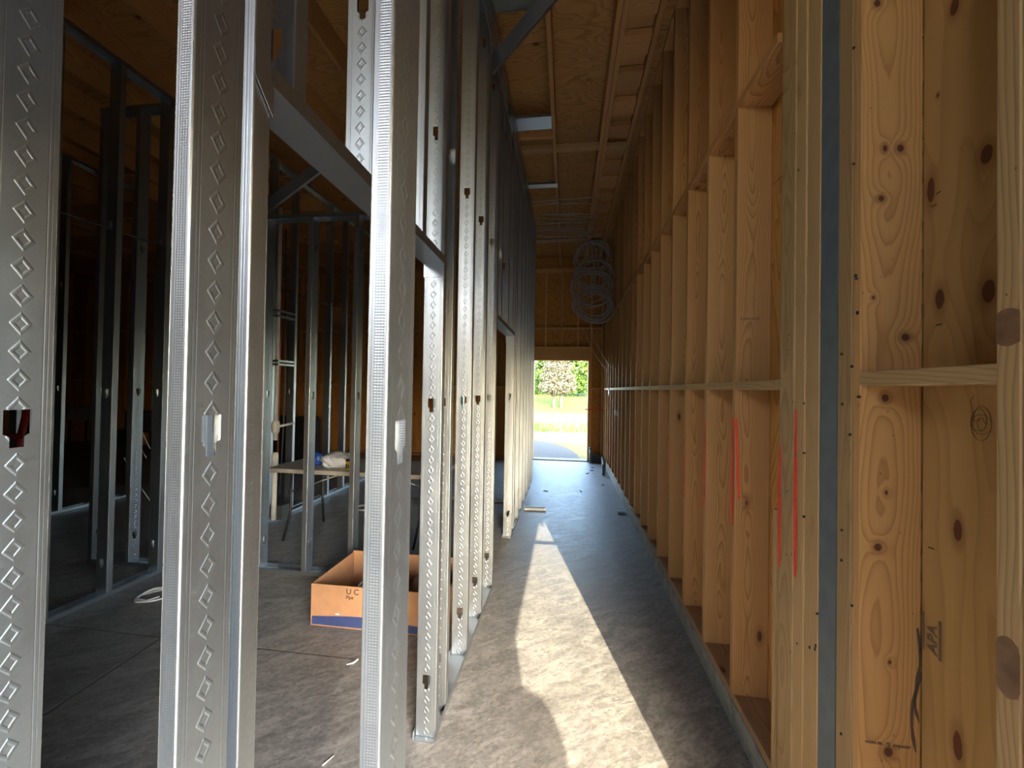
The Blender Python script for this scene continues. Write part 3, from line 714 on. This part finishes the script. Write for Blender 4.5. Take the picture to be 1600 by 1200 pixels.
# ------------------------------------------------------------------ outer walls out of view
wo_ = struct('wall_outer', 'timber framed outer wall on the far left of the dark room', 'wall')
for i in range(30):
    y = -3.3 + 0.4064 * i
    board('stud', wo_, (-13.14, y, 0.04), (-13.0, y + 0.038, 4.35), M['back'])
for i in range(10):
    sheet(wo_, (-13.16, -3.1 + 1.22 * i, 0), 1.22, 4.6, RX, M['ply'], name='plywood_panel')
m = MB(); m.box((-13.3, -3.75, 0), (-13.2, 9.4, 4.7)); link('outer_sheathing', m.mesh('outer_sheathing', [M['ply']]), wo_)
wz = struct('wall_rear', 'unseen rear wall, made pale and given a high gap to add light', 'wall')
BOUNCE = flat('pale_bounce', (0.62, 0.63, 0.64), 0.6, 0, 0.04)  # pale tone chosen to bounce neutral light onto the metal studs
for lo, hi in (((-13.3, -3.8, 0), (-2.5, -3.7, 4.7)), ((-2.5, -3.8, 0), (-1.7, -3.7, 3.0)), ((-2.5, -3.8, 4.0), (-1.7, -3.7, 4.7)), ((-1.7, -3.8, 0), (1.0, -3.7, 4.7))):  # gap high up added to brighten the upper studs
    m = MB(); m.box(lo, hi); link('unseen_panel', m.mesh('unseen_panel', [BOUNCE]), wz)

# ------------------------------------------------------------------ inner partitions
P = []
def partition(name, label, studs, rot, base_pts, z1, holes=True, side=1):
    p = struct(name, label, 'partition')
    for (x, y) in studs: mstud(p, x, y, rot, z1=z1 - 0.01)
    for (a, b) in base_pts:
        track(p, a, b, 0.002, True, side=side); track(p, a, b, z1, False, side=side, name='top_track')
    return p
# cross partition right behind the first doorway
p1 = partition('partition_wall', 'low steel partition frame seen through the first door opening', [(-2.55, 3.26), (-2.13, 3.26), (-1.72, 3.26), (-1.31, 3.26)], H,
               [((-2.60, 3.165), (-1.25, 3.165))], 3.02)
p2 = partition('partition_wall', 'steel stud partition with a tie rod, left behind the leftmost near stud', [(-3.32, y) for y in (2.22, 2.60, 2.98)], 0.0,
               [((-3.32, 2.15), (-3.32, 3.12))], 3.98)
p3 = partition('partition_wall', 'short steel return frame in the dark behind the tie rod', [(-4.09, 3.17), (-3.72, 3.17)], H, [((-4.13, 3.075), (-3.42, 3.075))], 4.0)
p4 = partition('partition_wall', 'long steel stud partition carrying plumbing beyond the folding table', [(-3.36, y) for y in (4.30, 4.68, 5.45, 5.86, 6.27, 6.9, 7.5, 8.2)], 0.0,
               [((-3.36, 4.25), (-3.36, 8.3))], 4.2)
p5 = partition('partition_wall', 'far steel cross partition behind the cardboard box', [(x, 5.72) for x in (-0.72, -1.05, -1.45, -1.85, -2.26)], H, [((-2.4, 5.63), (-0.66, 5.63))], 4.2)
p6 = partition('partition_wall', 'steel stud partition farthest left in the dark room', [(-6.0, y) for y in (3.75, 4.15, 4.56, 4.97)], 0.0, [((-6.0, 3.7), (-6.0, 5.1))], 4.3)
# tie rods through the punch-outs
def rod(label, p, q, parent=None):
    m = MB(); m.tube([Vector(p), Vector(q)], 0.008, 6)
    return tag(link('tie_rod', m.mesh('tie_rod', [M['darkgrey']])), label, 'rod')
rod('thin rod threaded high through the leftmost partition studs', (-3.36, 2.15, 2.70), (-3.36, 3.10, 2.72))
rod('thin rod crossing the studs above the plumbing pipes', (-3.40, 4.28, 2.73), (-3.40, 6.6, 2.73))
channel('diagonal_brace', 'short steel brace slanting behind the first door header', (-2.56, 3.12, 3.06), (-2.05, 3.08, 3.36), 0.08, 0.03)

# ------------------------------------------------------------------ plumbing
def pipe_stack():
    t = tag(base('drain_pipe', (-3.27, 4.26, 0)), 'white plastic drain pipe standing at the plumbing wall', 'pipe')
    m = MB(); m.tube([(0, 0, 0.05), (0, 0, 0.72)], 0.028, 10); link('lower_pipe', m.mesh('lower_pipe', [M['pvc']]), t)
    m = MB(); m.tube([(0, 0, 0.95), (0, 0, 3.6)], 0.022, 10); link('upper_pipe', m.mesh('upper_pipe', [M['pvc']]), t)
    m = MB(); m.tube([(0, 0, 0.60), (0, 0, 0.63), (0, 0, 0.78), (0, 0, 0.81)], [0.028, 0.036, 0.036, 0.028], 10); link('coupling', m.mesh('coupling', [M['pvc']]), t)
    m = MB(); m.tube([(0, 0, 1.02), (0, 0, 1.05), (0, 0, 1.15), (0, 0, 1.18)], [0.024, 0.040, 0.040, 0.024], 10); m.tube([(0, 0.02, 1.10), (0, 0.30, 1.12)], 0.016, 8)
    link('fitting', m.mesh('fitting', [M['pvc']]), t)
    for z in (0.64, 1.80, 1.84, 2.35, 2.41):
        m = MB(); m.box((-0.03, -0.03, z), (0.035, 0.24, z + 0.022)); link('pipe_strap', m.mesh('pipe_strap', [M['zinc']]), t)
    m = MB(); m.tube([(-0.02, 0.07, 0.5), (-0.02, 0.07, 3.4)], 0.010, 8); link('copper_riser', m.mesh('copper_riser', [M['copper']]), t)
    m = MB(); m.tube([(-0.02, 0.12, 0.3), (0.01, 0.13, 1.5), (-0.02, 0.12, 3.4)], 0.008, 8); link('supply_riser', m.mesh('supply_riser', [M['darkgrey']]), t)
pipe_stack()
m = MB(); m.box((-3.30, 4.30, 0.04), (-3.20, 4.46, 0.20)); bx = link('junction_carton', m.mesh('junction_carton', [M['darkgrey']]))
tag(bx, 'small dark carton at the foot of the drain pipe', 'box')
# ------------------------------------------------------------------ folding table and what is on it
def folding_table():
    t = tag(base('folding_table', (-2.05, 4.05, 0)), 'brown-grey folding table with black legs behind the stud partition', 'table')
    m = MB(); m.box((-0.92, -0.30, 0.715), (0.85, 0.40, 0.742)); m.box((-0.915, -0.29, 0.700), (0.845, 0.39, 0.715)); link('table_top', m.mesh('table_top', [M['table']]), t)
    for sx_ in (-0.70, 0.66):
        m = MB()
        m.tube([(sx_, -0.22, 0.70), (sx_, -0.22, 0.32), (sx_ - 0.05, -0.26, 0.015)], 0.012, 6)
        m.tube([(sx_, 0.32, 0.70), (sx_, 0.32, 0.32), (sx_ + 0.0, 0.36, 0.015)], 0.012, 6)
        m.tube([(sx_, -0.22, 0.32), (sx_, 0.32, 0.32)], 0.011, 6); m.tube([(sx_, -0.22, 0.5), (sx_, 0.32, 0.5)], 0.011, 6)
        link('leg_frame', m.mesh('leg_frame', [M['black']]), t)
        m = MB(); m.tube([(sx_, 0.05, 0.5), (sx_ * 0.25, 0.05, 0.69)], 0.009, 6); link('brace', m.mesh('brace', [M['greyplastic']]), t)
folding_table()
def blob(name, label, cat, loc, size, mat, seed=0, amp=0.25):
    bm = bmesh.new(); bmesh.ops.create_icosphere(bm, subdivisions=3, radius=1)
    for v in bm.verts:
        n = mnoise.noise(v.co * 2.3 + Vector((seed, seed, 0))); n2 = mnoise.noise(v.co * 6 + Vector((seed, 0, 3)))
        v.co *= 1 + amp * n + amp * 0.5 * n2
        v.co = Vector((v.co.x * size[0], v.co.y * size[1], max(0, (v.co.z + 0.75)) * size[2] / 1.75))
    me = bpy.data.meshes.new(name); bm.to_mesh(me); bm.free(); me.materials.append(mat)
    return tag(link(name, me, None, loc), label, cat)
blob('plastic_bag', 'crumpled pale plastic bag lying on the folding table', 'bag', (-2.33, 3.98, 0.743), (0.19, 0.13, 0.15), M['film'], 3)
blob('tape_bundle', 'bright blue bundle on the folding table left of the bag', 'bundle', (-2.60, 4.02, 0.743), (0.06, 0.05, 0.13), M['bluetape'], 5, 0.1)
t = tag(base('yellow_canister', (-2.145, 3.86, 0.743)), 'yellow canister with dark lettering on the folding table', 'canister')
m = MB(); m.tube([(0, 0, 0), (0, 0, 0.085)], 0.036, 14); link('canister_body', m.mesh('canister_body', [M['yellow']]), t)
m = MB(); m.tube([(0, 0, 0.085), (0, 0, 0.10)], 0.038, 14); link('lid', m.mesh('lid', [M['ink']]), t)
m = MB(); m.box((-0.02, -0.0375, 0.02), (-0.006, -0.034, 0.06)); m.box((0.002, -0.0380, 0.02), (0.016, -0.034, 0.06)); link('printed_mark', m.mesh('printed_mark', [M['ink']]), t)

# ------------------------------------------------------------------ cardboard box
def carton():
    x0, x1, y0, y1, h = -1.65, -0.74, 2.52, 3.06, 0.272
    t = tag(base('cardboard_box', ((x0 + x1) / 2, (y0 + y1) / 2, 0)), 'open brown cardboard box with navy base stripe behind the metal studs', 'box')
    a, b = (x1 - x0) / 2, (y1 - y0) / 2; th = 0.006
    def p(nm, lo, hi, mat):
        m = MB(); m.box(lo, hi); return link(nm, m.mesh(nm, [mat]), t)
    p('base_panel', (-a, -b, 0.001), (a, b, 0.007), M['cardboard'])
    p('side_panel', (-a, -b, 0.007), (a, -b + th, h), M['cardboard']); p('side_panel', (-a, b - th, 0.007), (a, b, h + 0.01), M['cardboard'])
    p('side_panel', (-a, -b + th, 0.007), (-a + th, b - th, h), M['cardboard']); p('side_panel', (a - th, -b + th, 0.007), (a, b - th, h), M['cardboard'])
    # navy stripe with a curved upper edge
    m = MB(); n = 16; vs = []; fs = []
    for i in range(n + 1):
        x = -a + 0.008 + (2 * a - 0.016) * i / n; zt = 0.062 + 0.010 * (1 - (i / n) ** 1.5) - 0.012 * math.sin(math.pi * i / n) * 0 + 0.012 * math.sin(2 * math.pi * i / n - 1.0)
        vs += [(x, -b - 0.0008, 0.008), (x, -b - 0.0008, zt)]
    for i in range(n): fs.append((2 * i, 2 * i + 2, 2 * i + 3, 2 * i + 1))
    m.add(vs, fs); link('navy_stripe', m.mesh('navy_stripe', [M['blue']]), t)
    o = text('printed_letters', 'U C', 0.052, t, M['ink'], (t.location.x - a + 0.245, t.location.y - b - 0.001, 0.222), (H, 0, 0))
    text('printed_letters', 'Pipe', 0.030, t, M['ink'], (t.location.x - a + 0.245, t.location.y - b - 0.001, 0.192), (H, 0, 0))
    m = MB(); m.box((-a + 0.175, -b - 0.001, 0.083), (-a + 0.20, -b, 0.090)); link('torn_patch', m.mesh('torn_patch', [M['whitecable']]), t)
carton()
def ring_coil(name, label, loc, R, r, n, mat, tilt=(0, 0, 0), flatk=0.02, group=None, cat='cable coil', wob=0.12, squash=1.0):
    m = MB(); pts = []
    seg = 26; rr = random.Random(hash(label) % 1000 + 5 if False else len(label))
    ph = rr.random() * 6
    for i in range(seg * n):
        a = 2 * math.pi * i / seg; q = i / seg
        rad = R * (1 + wob * math.sin(q * 2.3 + ph) + wob * 0.6 * math.sin(a * 2 + q * 1.7))
        pts.append((math.cos(a) * rad, math.sin(a) * rad * squash, flatk * math.sin(q * 5.1 + a) + flatk))
    m.tube(pts, r, 5)
    o = link(name, m.mesh(name, [mat]), None, loc, tilt)
    return tag(o, label, cat, group)
ring_coil('wire_coil', 'thin pale wire coil standing inside the cardboard box', (-1.33, 2.72, 0.15), 0.085, 0.003, 4, M['whitecable'], (H, 0, 0.2), 0.01)
m = MB(); m.tube([(0, 0, 0), (0, 0.008, 0), (0, 0.012, 0), (0, 0.03, 0)], [0.01, 0.115, 0.13, 0.13], 22)
tag(link('cable_reel', m.mesh('cable_reel', [M['brown']]), None, (-0.955, 2.70, 0.165), (0, 0.25, -0.5)), 'round brown reel standing inside the cardboard box', 'reel')
ring_coil('floor_cable_coil', 'white cable coil on the concrete beside the left partition', (-3.00, 2.66, 0.005), 0.095, 0.006, 3, M['whitecable'], (0, 0, 0), 0.008)
ring_coil('floor_cable_coil', 'small white ring on the floor past the folding table', (-2.60, 5.0, 0.005), 0.11, 0.007, 2, M['whitecable'], (0, 0, 0), 0.006)
# scraps
def scrap(name, label, loc, size, rz, mat, cat='scrap'):
    m = MB(); a, b, c = size; m.box((-a / 2, -b / 2, 0), (a / 2, b / 2, 0.002)); m.box((-a / 2, -b / 2, 0), (a / 2, -b / 2 + 0.002, c)); m.box((-a / 2, b / 2 - 0.002, 0), (a / 2, b / 2, c))
    return tag(link(name, m.mesh(name, [mat]), None, loc, (0, 0, rz)), label, cat)
scrap('track_offcut', 'bright offcut of steel track lying across the corridor floor', (-0.39, 5.38, 0.001), (0.28, 0.09, 0.03), 0.03, M['zinc'])
scrap('metal_offcut', 'small metal offcut against the right curb', (0.72, 5.42, 0.001), (0.10, 0.05, 0.02), 0.1, M['zinc'])
m = MB(); m.tube([(0, 0, 0.004), (0.03, 0.02, 0.004), (0.04, 0.05, 0.004), (0.02, 0.08, 0.004)], [0.002, 0.006, 0.006, 0.002], 5)
tag(link('paper_scrap', m.mesh('paper_scrap', [M['whitecable']]), None, (-1.21, 2.19, 0)), 'curled white scrap on concrete in front of cardboard box', 'scrap')
m = MB(); m.tube([(0, 0, 0.003), (0.02, 0.05, 0.003)], 0.003, 5)
tag(link('paper_scrap', m.mesh('paper_scrap', [M['whitecable']]), None, (-0.98, 1.6, 0)), 'tiny white sliver on the floor at bottom left', 'scrap')
for i, (x, y) in enumerate(((0.50, 8.2), (0.40, 7.9), (0.24, 6.5), (-0.30, 6.4), (0.55, 8.5), (0.62, 7.0))):
    m = MB(); m.box((-0.03, -0.012, 0), (0.04, 0.012, 0.01))
    tag(link('dark_scrap', m.mesh('dark_scrap', [M['black']]), None, (x, y, 0.001), (0, 0, i * 0.9)), ['small dark scrap right of centre on the floor before the doorway', 'dark scrap a little nearer, below the doorway', 'thin dark scrap mid-floor halfway down the corridor', 'lone dark scrap beside the left stud wall', 'farthest dark scrap near the black crate', 'dark scrap by the conduit stubs at the right curb'][i], 'scrap', 'dark scraps near the doorway')

# ------------------------------------------------------------------ hanging cable coils and cables under the roof
CX, CY = 0.42, 7.45
ORD = ['first', 'second', 'third', 'fourth', 'fifth', 'sixth', 'seventh', 'eighth', 'ninth', 'tenth', 'eleventh', 'twelfth', 'thirteenth', 'fourteenth', 'fifteenth']
spec = [('upper', 3.96, 0.29), ('middle', 3.62, 0.30), ('middle_b', 3.36, 0.33), ('low', 3.10, 0.30), ('lowest', 3.0, 0.28)]
labs = ['highest hanging coil of grey cable just under the rafters', 'second hanging coil of grey cable below the roof', 'wide middle coil of the hanging cable bundle',
        'lower coil of the hanging grey cable bundle', 'lowest loop of the hanging cable bundle, above the doorway']
for i, ((_, z, R), lb) in enumerate(zip(spec, labs)):
    ring_coil('cable_coil', lb, (CX + 0.03 * math.sin(i * 2), CY - 0.07 * i, z), R, 0.0095, 6, M['cable'], (H, 0, 0.1 * i - 0.2), 0.04, 'cable coils hung in the corner', wob=0.13, squash=0.9)
for i in range(7):
    m = MB(); x = CX - 0.12 + 0.05 * i
    m.tube([(x, CY + 0.1, 4.34), (x + 0.03 * math.sin(i), CY, 3.9), (x - 0.03 * math.sin(i * 2), CY - 0.1, 3.3 - 0.06 * (i % 3))], 0.009, 5)
    tag(link('hanging_cable', m.mesh('hanging_cable', [M['cable']])), ORD[i] + ' from the left of the grey cables dropping into the coils', 'cable', 'cables dropping into the coils')
for i in range(15):
    y = 5.95 + 0.16 * (i // 1) * 0.62 + rng.uniform(-0.02, 0.02)
    if i > 1: y += 0.25
    m = MB(); n = 14
    pts = [(-0.60 + 1.05 * j / n, y + 0.018 * math.sin(j * 0.9 + i) + 0.10 * (j / n) ** 2 * (1 if i % 2 else 0.3), 4.335 - 0.012 * math.sin(math.pi * j / n * 2 + i) - 0.012 * (i % 3)) for j in range(n + 1)]
    m.tube(pts, 0.008, 5)
    tag(link('ceiling_cable', m.mesh('ceiling_cable', [M['cable']])), ORD[i] + ' sagging cable under the rafters, counted from the near side', 'cable', 'cables strung across the corridor roof')
for i, (p, q) in enumerate((((0.30, 9.0, 3.0), (0.77, 8.0, 1.95)), ((0.45, 9.1, 3.1), (0.77, 7.4, 1.98)))):
    m = MB(); P0, P1 = Vector(p), Vector(q)
    m.tube([P0.lerp(P1, t / 8) + Vector((0, 0, -0.12 * math.sin(math.pi * t / 8))) for t in range(9)], 0.006, 5)
    tag(link('slack_cable', m.mesh('slack_cable', [M['whitecable']])), ['pale slack cable drooping left of the other to the right wall', 'pale slack cable reaching the dark stud of the right wall'][i], 'cable')
# conduit stubs at the far right base
for i, (x, y, h, r) in enumerate(((0.53, 9.05, 0.34, 0.03), (0.74, 8.45, 0.24, 0.028), (0.735, 8.25, 0.24, 0.028), (0.73, 8.05, 0.23, 0.028), (0.70, 7.80, 0.20, 0.03))):
    m = MB(); m.tube([(0, 0, 0), (0, 0, h)], r, 10); m.tube([(0, 0, h - 0.03), (0, 0, h)], r + 0.006, 10)
    tag(link('conduit_stub', m.mesh('conduit_stub', [M['conduit']]), None, (x, y, 0.0)),
        ['grey pipe stub just right of the bright doorway', 'dark conduit stub farthest along the right curb', 'second conduit stub along the right curb', 'third conduit stub along the right curb', 'nearest thick conduit stub by the right curb'][i], 'pipe')
m = MB(); m.box((0, 0, 0), (0.20, 0.10, 0.16)); m.box((0.01, -0.01, 0.16), (0.19, 0.11, 0.175))
tag(link('dark_crate', m.mesh('dark_crate', [M['black']]), None, (0.56, 9.06, 0)), 'black crate on the floor in the back right corner', 'crate')
m = MB(); m.box((0, 0, 0.0), (0.05, 0.04, 0.62)); m.box((0.0, -0.02, 0.56), (0.05, 0, 0.62))
tag(link('dark_plank', m.mesh('dark_plank', [M['black']]), None, (-0.80, 9.10, 0.0), (0, 0, 0)), 'short black post leaning left of the bright doorway', 'post')

# ------------------------------------------------------------------ things in the dark room
t = tag(base('utility_sink', (-11.9, 8.85, 0)), 'pale grey tub on black legs against the far wall', 'sink')
m = MB(); m.box((-0.38, -0.25, 0.62), (0.38, 0.2, 0.66)); m.box((-0.38, -0.25, 0.66), (-0.35, 0.2, 0.95)); m.box((0.35, -0.25, 0.66), (0.38, 0.2, 0.95)); m.box((-0.38, -0.25, 0.66), (0.38, -0.22, 0.95)); m.box((-0.38, 0.17, 0.66), (0.38, 0.2, 0.95))
link('tub', m.mesh('tub', [M['greyplastic']]), t)
for sx_ in (-0.34, 0.34):
    for sy_ in (-0.2, 0.15):
        m = MB(); m.box((sx_ - 0.02, sy_ - 0.02, 0), (sx_ + 0.02, sy_ + 0.02, 0.62)); link('leg', m.mesh('leg', [M['black']]), t)
m = MB(); m.box((-0.35, -0.15, 0), (0.35, 0.2, 0.42)); m.box((-0.33, -0.17, 0.42), (0.33, 0.22, 0.46)); m.tube([(-0.1, -0.15, 0.3), (0.1, -0.15, 0.3)], 0.02, 6)
tag(link('dark_bin', m.mesh('dark_bin', [M['darkgrey']]), None, (-10.3, 8.8, 0.45)), 'dark tote on the black stand by the far wall', 'bin')
t = tag(base('black_stand', (-10.3, 8.8, 0)), 'black stand holding the dark tote by the far wall', 'stand')
m = MB(); m.box((-0.5, -0.25, 0.40), (0.5, 0.25, 0.448)); link('stand_top', m.mesh('stand_top', [M['black']]), t)
for sx_ in (-0.45, 0.45):
    m = MB(); m.box((sx_ - 0.02, -0.22, 0), (sx_ + 0.02, 0.22, 0.40)); link('leg', m.mesh('leg', [M['black']]), t)
for i, (p, q) in enumerate((((-5.13, 4.2, 1.45), (-4.88, 4.25, 0.80)), ((-5.14, 4.2, 1.20), (-4.87, 4.2, 0.70)), ((-5.11, 4.15, 0.70), (-4.75, 4.3, 0.01)))):
    m = MB(); P0, P1 = Vector(p), Vector(q)
    m.tube([P0.lerp(P1, tt / 8) + Vector((0, 0, -0.05 * math.sin(math.pi * tt / 8))) for tt in range(9)], 0.005, 5)
    tag(link('loose_cable', m.mesh('loose_cable', [M['whitecable']])), ['upper of three thin white cables hanging in the dark room', 'middle of three thin white cables in the dark room', 'lowest short white cable near the dark floor'][i], 'cable')
# red step ladder glimpsed through the punched hole
t = tag(base('step_ladder', (-4.22, 2.6, 0)), 'red step ladder glimpsed through the nearest stud hole', 'ladder')
for dx in (-0.16, 0.10):
    m = MB(); m.tube([(dx - 0.12, -0.1, 0.02), (dx + 0.04, 0.05, 1.6)], 0.022, 6); link('rail', m.mesh('rail', [M['redpaint']]), t)
for i in range(5):
    z = 0.3 + 0.28 * i; m = MB(); m.box((-0.20 + 0.03 * i, -0.12 + 0.03 * i, z), (0.08 + 0.03 * i, -0.02 + 0.03 * i, z + 0.025)); link('step', m.mesh('step', [M['redpaint']]), t)
# black bins behind the table
m = MB(); m.box((-0.6, -0.2, 0), (0.6, 0.2, 0.95)); m.box((-0.55, -0.22, 0.95), (0.55, 0.22, 1.0))
tag(link('black_cabinet', m.mesh('black_cabinet', [M['black']]), None, (-5.2, 7.0, 0)), 'black cabinet in the dark beyond the folding table', 'cabinet')

# ------------------------------------------------------------------ outdoors
def ground_mat(name, c1, c2, scale, c3=None):
    k = NT(name, 0.9, 0, 0.2); f = k.noise(k.obj(), scale, 6, 0.7)
    st = [(0.32, c1), (0.62, c2)] + ([(0.8, c3)] if c3 else [])
    return k.out(k.ramp(f, st), None, k.bump(f, 0.5, 0.03))
GR = ground_mat('gravel', (0.075, 0.068, 0.055), (0.12, 0.112, 0.092), 9)
PATH = ground_mat('dirt_path', (0.055, 0.046, 0.038), (0.08, 0.068, 0.056), 14)
STRAW = ground_mat('straw_lawn', (0.11, 0.088, 0.014), (0.16, 0.125, 0.022), 7)
WEED = ground_mat('weedy_verge', (0.045, 0.075, 0.012), (0.11, 0.11, 0.035), 1.6, (0.14, 0.085, 0.05))
ROAD = ground_mat('road', (0.055, 0.057, 0.066), (0.075, 0.078, 0.09), 4)
GRASS = ground_mat('meadow', (0.040, 0.070, 0.009), (0.075, 0.10, 0.016), 0.7)
def patch(name, label, cat, pts, z, mat, th=0.03):
    m = MB(); n = len(pts); m.add([(x, y, z) for x, y in pts] + [(x, y, z - th) for x, y in pts],
        [tuple(range(n))] + [(i, i + n, (i + 1) % n + n, (i + 1) % n) for i in range(n)])
    return tag(link(name, m.mesh(name, [mat])), label, cat, kind='structure')
m = MB()
n = 24; vs = []; fs = []
for j in range(13):
    for i in range(n + 1):
        y = 30 + j * 8; x = -90 + 180 * i / n
        z = -0.20 + 2.3 * (1 - math.exp(-max(0, y - 30) / 16)) * 1.0 + 0.15 * mnoise.noise(Vector((x * 0.1, y * 0.1, 0)))*(j > 0)
        vs.append((x, y, z))
for j in range(12):
    for i in range(n): a = j * (n + 1) + i; fs.append((a, a + 1, a + n + 2, a + n + 1))
m.add(vs, fs)
tag(link('ground', m.mesh('ground', [GRASS])), 'bright green meadow rising beyond the road', 'ground', kind='structure')
patch('gravel_yard', 'pale gravel apron outside the doorway', 'ground', [(-90, -60), (90, -60), (90, 31), (-90, 31)], -0.17, GR, 0.1)
patch('gravel_apron', 'pale gravel strip between doorway lawn and weedy verge', 'ground', [(-40, 9.42), (40, 9.42), (40, 16.2), (-40, 15.4)], -0.03, GR, 0.1)
cpts = [(0.30, 9.44), (0.28, 10.2), (0.12, 11.0), (-0.12, 11.8), (-0.5, 12.5), (-1.1, 12.95), (-3.0, 13.2), (-8, 13.2), (-8, 9.44)]
patch('path', 'brown curved path starting at the doorway', 'path', cpts, -0.018, PATH, 0.02)
spts = [(0.30, 9.44), (8, 9.44), (8, 12.6), (0.9, 12.5), (-0.28, 12.6), (-0.5, 12.52), (-0.12, 11.82), (0.12, 11.02), (0.28, 10.22)]
patch('lawn', 'straw coloured seeded lawn right of the path', 'lawn', spts, -0.016, STRAW, 0.02)
patch('verge', 'weedy verge with tufts before the road', 'verge', [(-40, 15.0), (40, 16.2), (40, 19.2), (-40, 18.2)], -0.015, WEED)
patch('road', 'grey-blue road crossing beyond the verge', 'road', [(-40, 25.0), (40, 10.0), (40, 14.5), (-40, 31.0)] if False else [(-40, 21.0), (40, 18.6), (40, 22.5), (-40, 28.5)], -0.01, ROAD)
m = MB(); rr = random.Random(3)
for i in range(2600):
    x = rr.uniform(-3.2, 2.2); y = rr.uniform(15.6, 19.4); h = rr.uniform(0.05, 0.22) * (1.4 if rr.random() < 0.1 else 1); a = rr.uniform(0, 3.14)
    dx, dy = math.cos(a) * 0.03, math.sin(a) * 0.03; lx, ly = rr.uniform(-.05, .05), rr.uniform(-.05, .05)
    m.add([(x - dx, y - dy, -0.02), (x + dx, y + dy, -0.02), (x + lx, y + ly, h)], [(0, 1, 2)])
tag(link('weeds', m.mesh('weeds', [flat('weed_leaf', (0.07, 0.13, 0.02), 0.6)])), 'tufts of green weeds along the verge', 'weeds', kind='stuff')

def leafcloud(blobs, n, size, seed, mat, name, parent, droop=0.0):
    r2 = random.Random(seed); m = MB()
    tot = sum(b[3] ** 2 for b in blobs)
    for (cx, cy, cz, R, sz) in [(b[0], b[1], b[2], b[3], b[4]) for b in blobs]:
        k2 = int(n * R * R / tot)
        for _ in range(k2):
            d = Vector((r2.gauss(0, 1), r2.gauss(0, 1), r2.gauss(0, 1))).normalized() * R * (0.55 + 0.45 * r2.random() ** 0.4)
            p = Vector((cx, cy, cz)) + Vector((d.x, d.y, d.z * sz)); s = size * r2.uniform(0.6, 1.3)
            a = Vector((r2.gauss(0, 1), r2.gauss(0, 1), r2.gauss(0, 1) - droop)).normalized(); b = a.cross(Vector((r2.gauss(0, 1), r2.gauss(0, 1), r2.gauss(0, 1)))).normalized()
            m.add([p, p + a * s + b * s * .45, p + a * s * 1.6, p + a * s - b * s * .45], [(0, 1, 2, 3)])
    return link(name, m.mesh(name, [mat]), parent)
def leafmat(name, a, b):
    k = NT(name, 0.6, 0, 0.3); f = k.noise(k.obj(), 2.5, 3); c = k.ramp(f, [(0.3, a), (0.7, b)])
    k.put(k.b.inputs['Base Color'], c)
    tr = k.n.new('ShaderNodeBsdfTranslucent'); k.put(tr.inputs['Color'], c); mx = k.n.new('ShaderNodeMixShader'); mx.inputs[0].default_value = 0.35
    k.link(k.b.outputs[0], mx.inputs[1]); k.link(tr.outputs[0], mx.inputs[2]); k.link(mx.outputs[0], k.n['Material Output'].inputs['Surface'])
    return k.m
LG = leafmat('leaf_green', (0.022, 0.055, 0.007), (0.06, 0.11, 0.014)); LC = leafmat('conifer_needles', (0.055, 0.058, 0.036), (0.095, 0.088, 0.062))
BARK = flat('bark', (0.055, 0.045, 0.034), 0.9)
def tree(label, loc, blobs, n, size, seed, mat, trunks, droop=0):
    t = tag(base('tree', loc), label, 'tree')
    for (x0, x1, h, r) in trunks:
        m = MB(); m.tube([(x0, 0, -0.3), (x0, 0, h * 0.3), (x1, 0, h)], [r * 1.2, r, r * 0.4], 8); link('trunk', m.mesh('trunk', [BARK]), t)
    leafcloud(blobs, n, size, seed, mat, 'foliage', t, droop)
bl = [(0, 0, 1.9 + 0.75 * i, 1.55 - 0.16 * i, 0.42) for i in range(9)]
tree('pinkish grey conifer with two trunks framed in the doorway', (-0.75, 33, 0.0), bl, 7000, 0.13, 1, LC, [(-0.28, -0.12, 7, 0.14), (0.30, 0.12, 5, 0.13)], 1.0)
far = [('dense green tree left of the conifer beyond the road', (-6.6, 46, 1.2), 11), ('dense green tree right of the conifer beyond the road', (4.2, 43, 1.2), 12),
       ('tall green tree directly behind the conifer', (-1.6, 62, 1.6), 13)]
for lb, lc, sd in far:
    r3 = random.Random(sd)
    bs = [(r3.uniform(-4, 4), r3.uniform(-2, 2), r3.uniform(1.2, 10), r3.uniform(1.6, 2.8), 0.8) for _ in range(18)] + [(dx, -1.5, 1.0, 1.8, 0.7) for dx in (-4, -1.5, 1, 3.5)]
    tree(lb, lc, bs, 12000, 0.24, sd, LG, [(0, 0, 7, 0.35)])
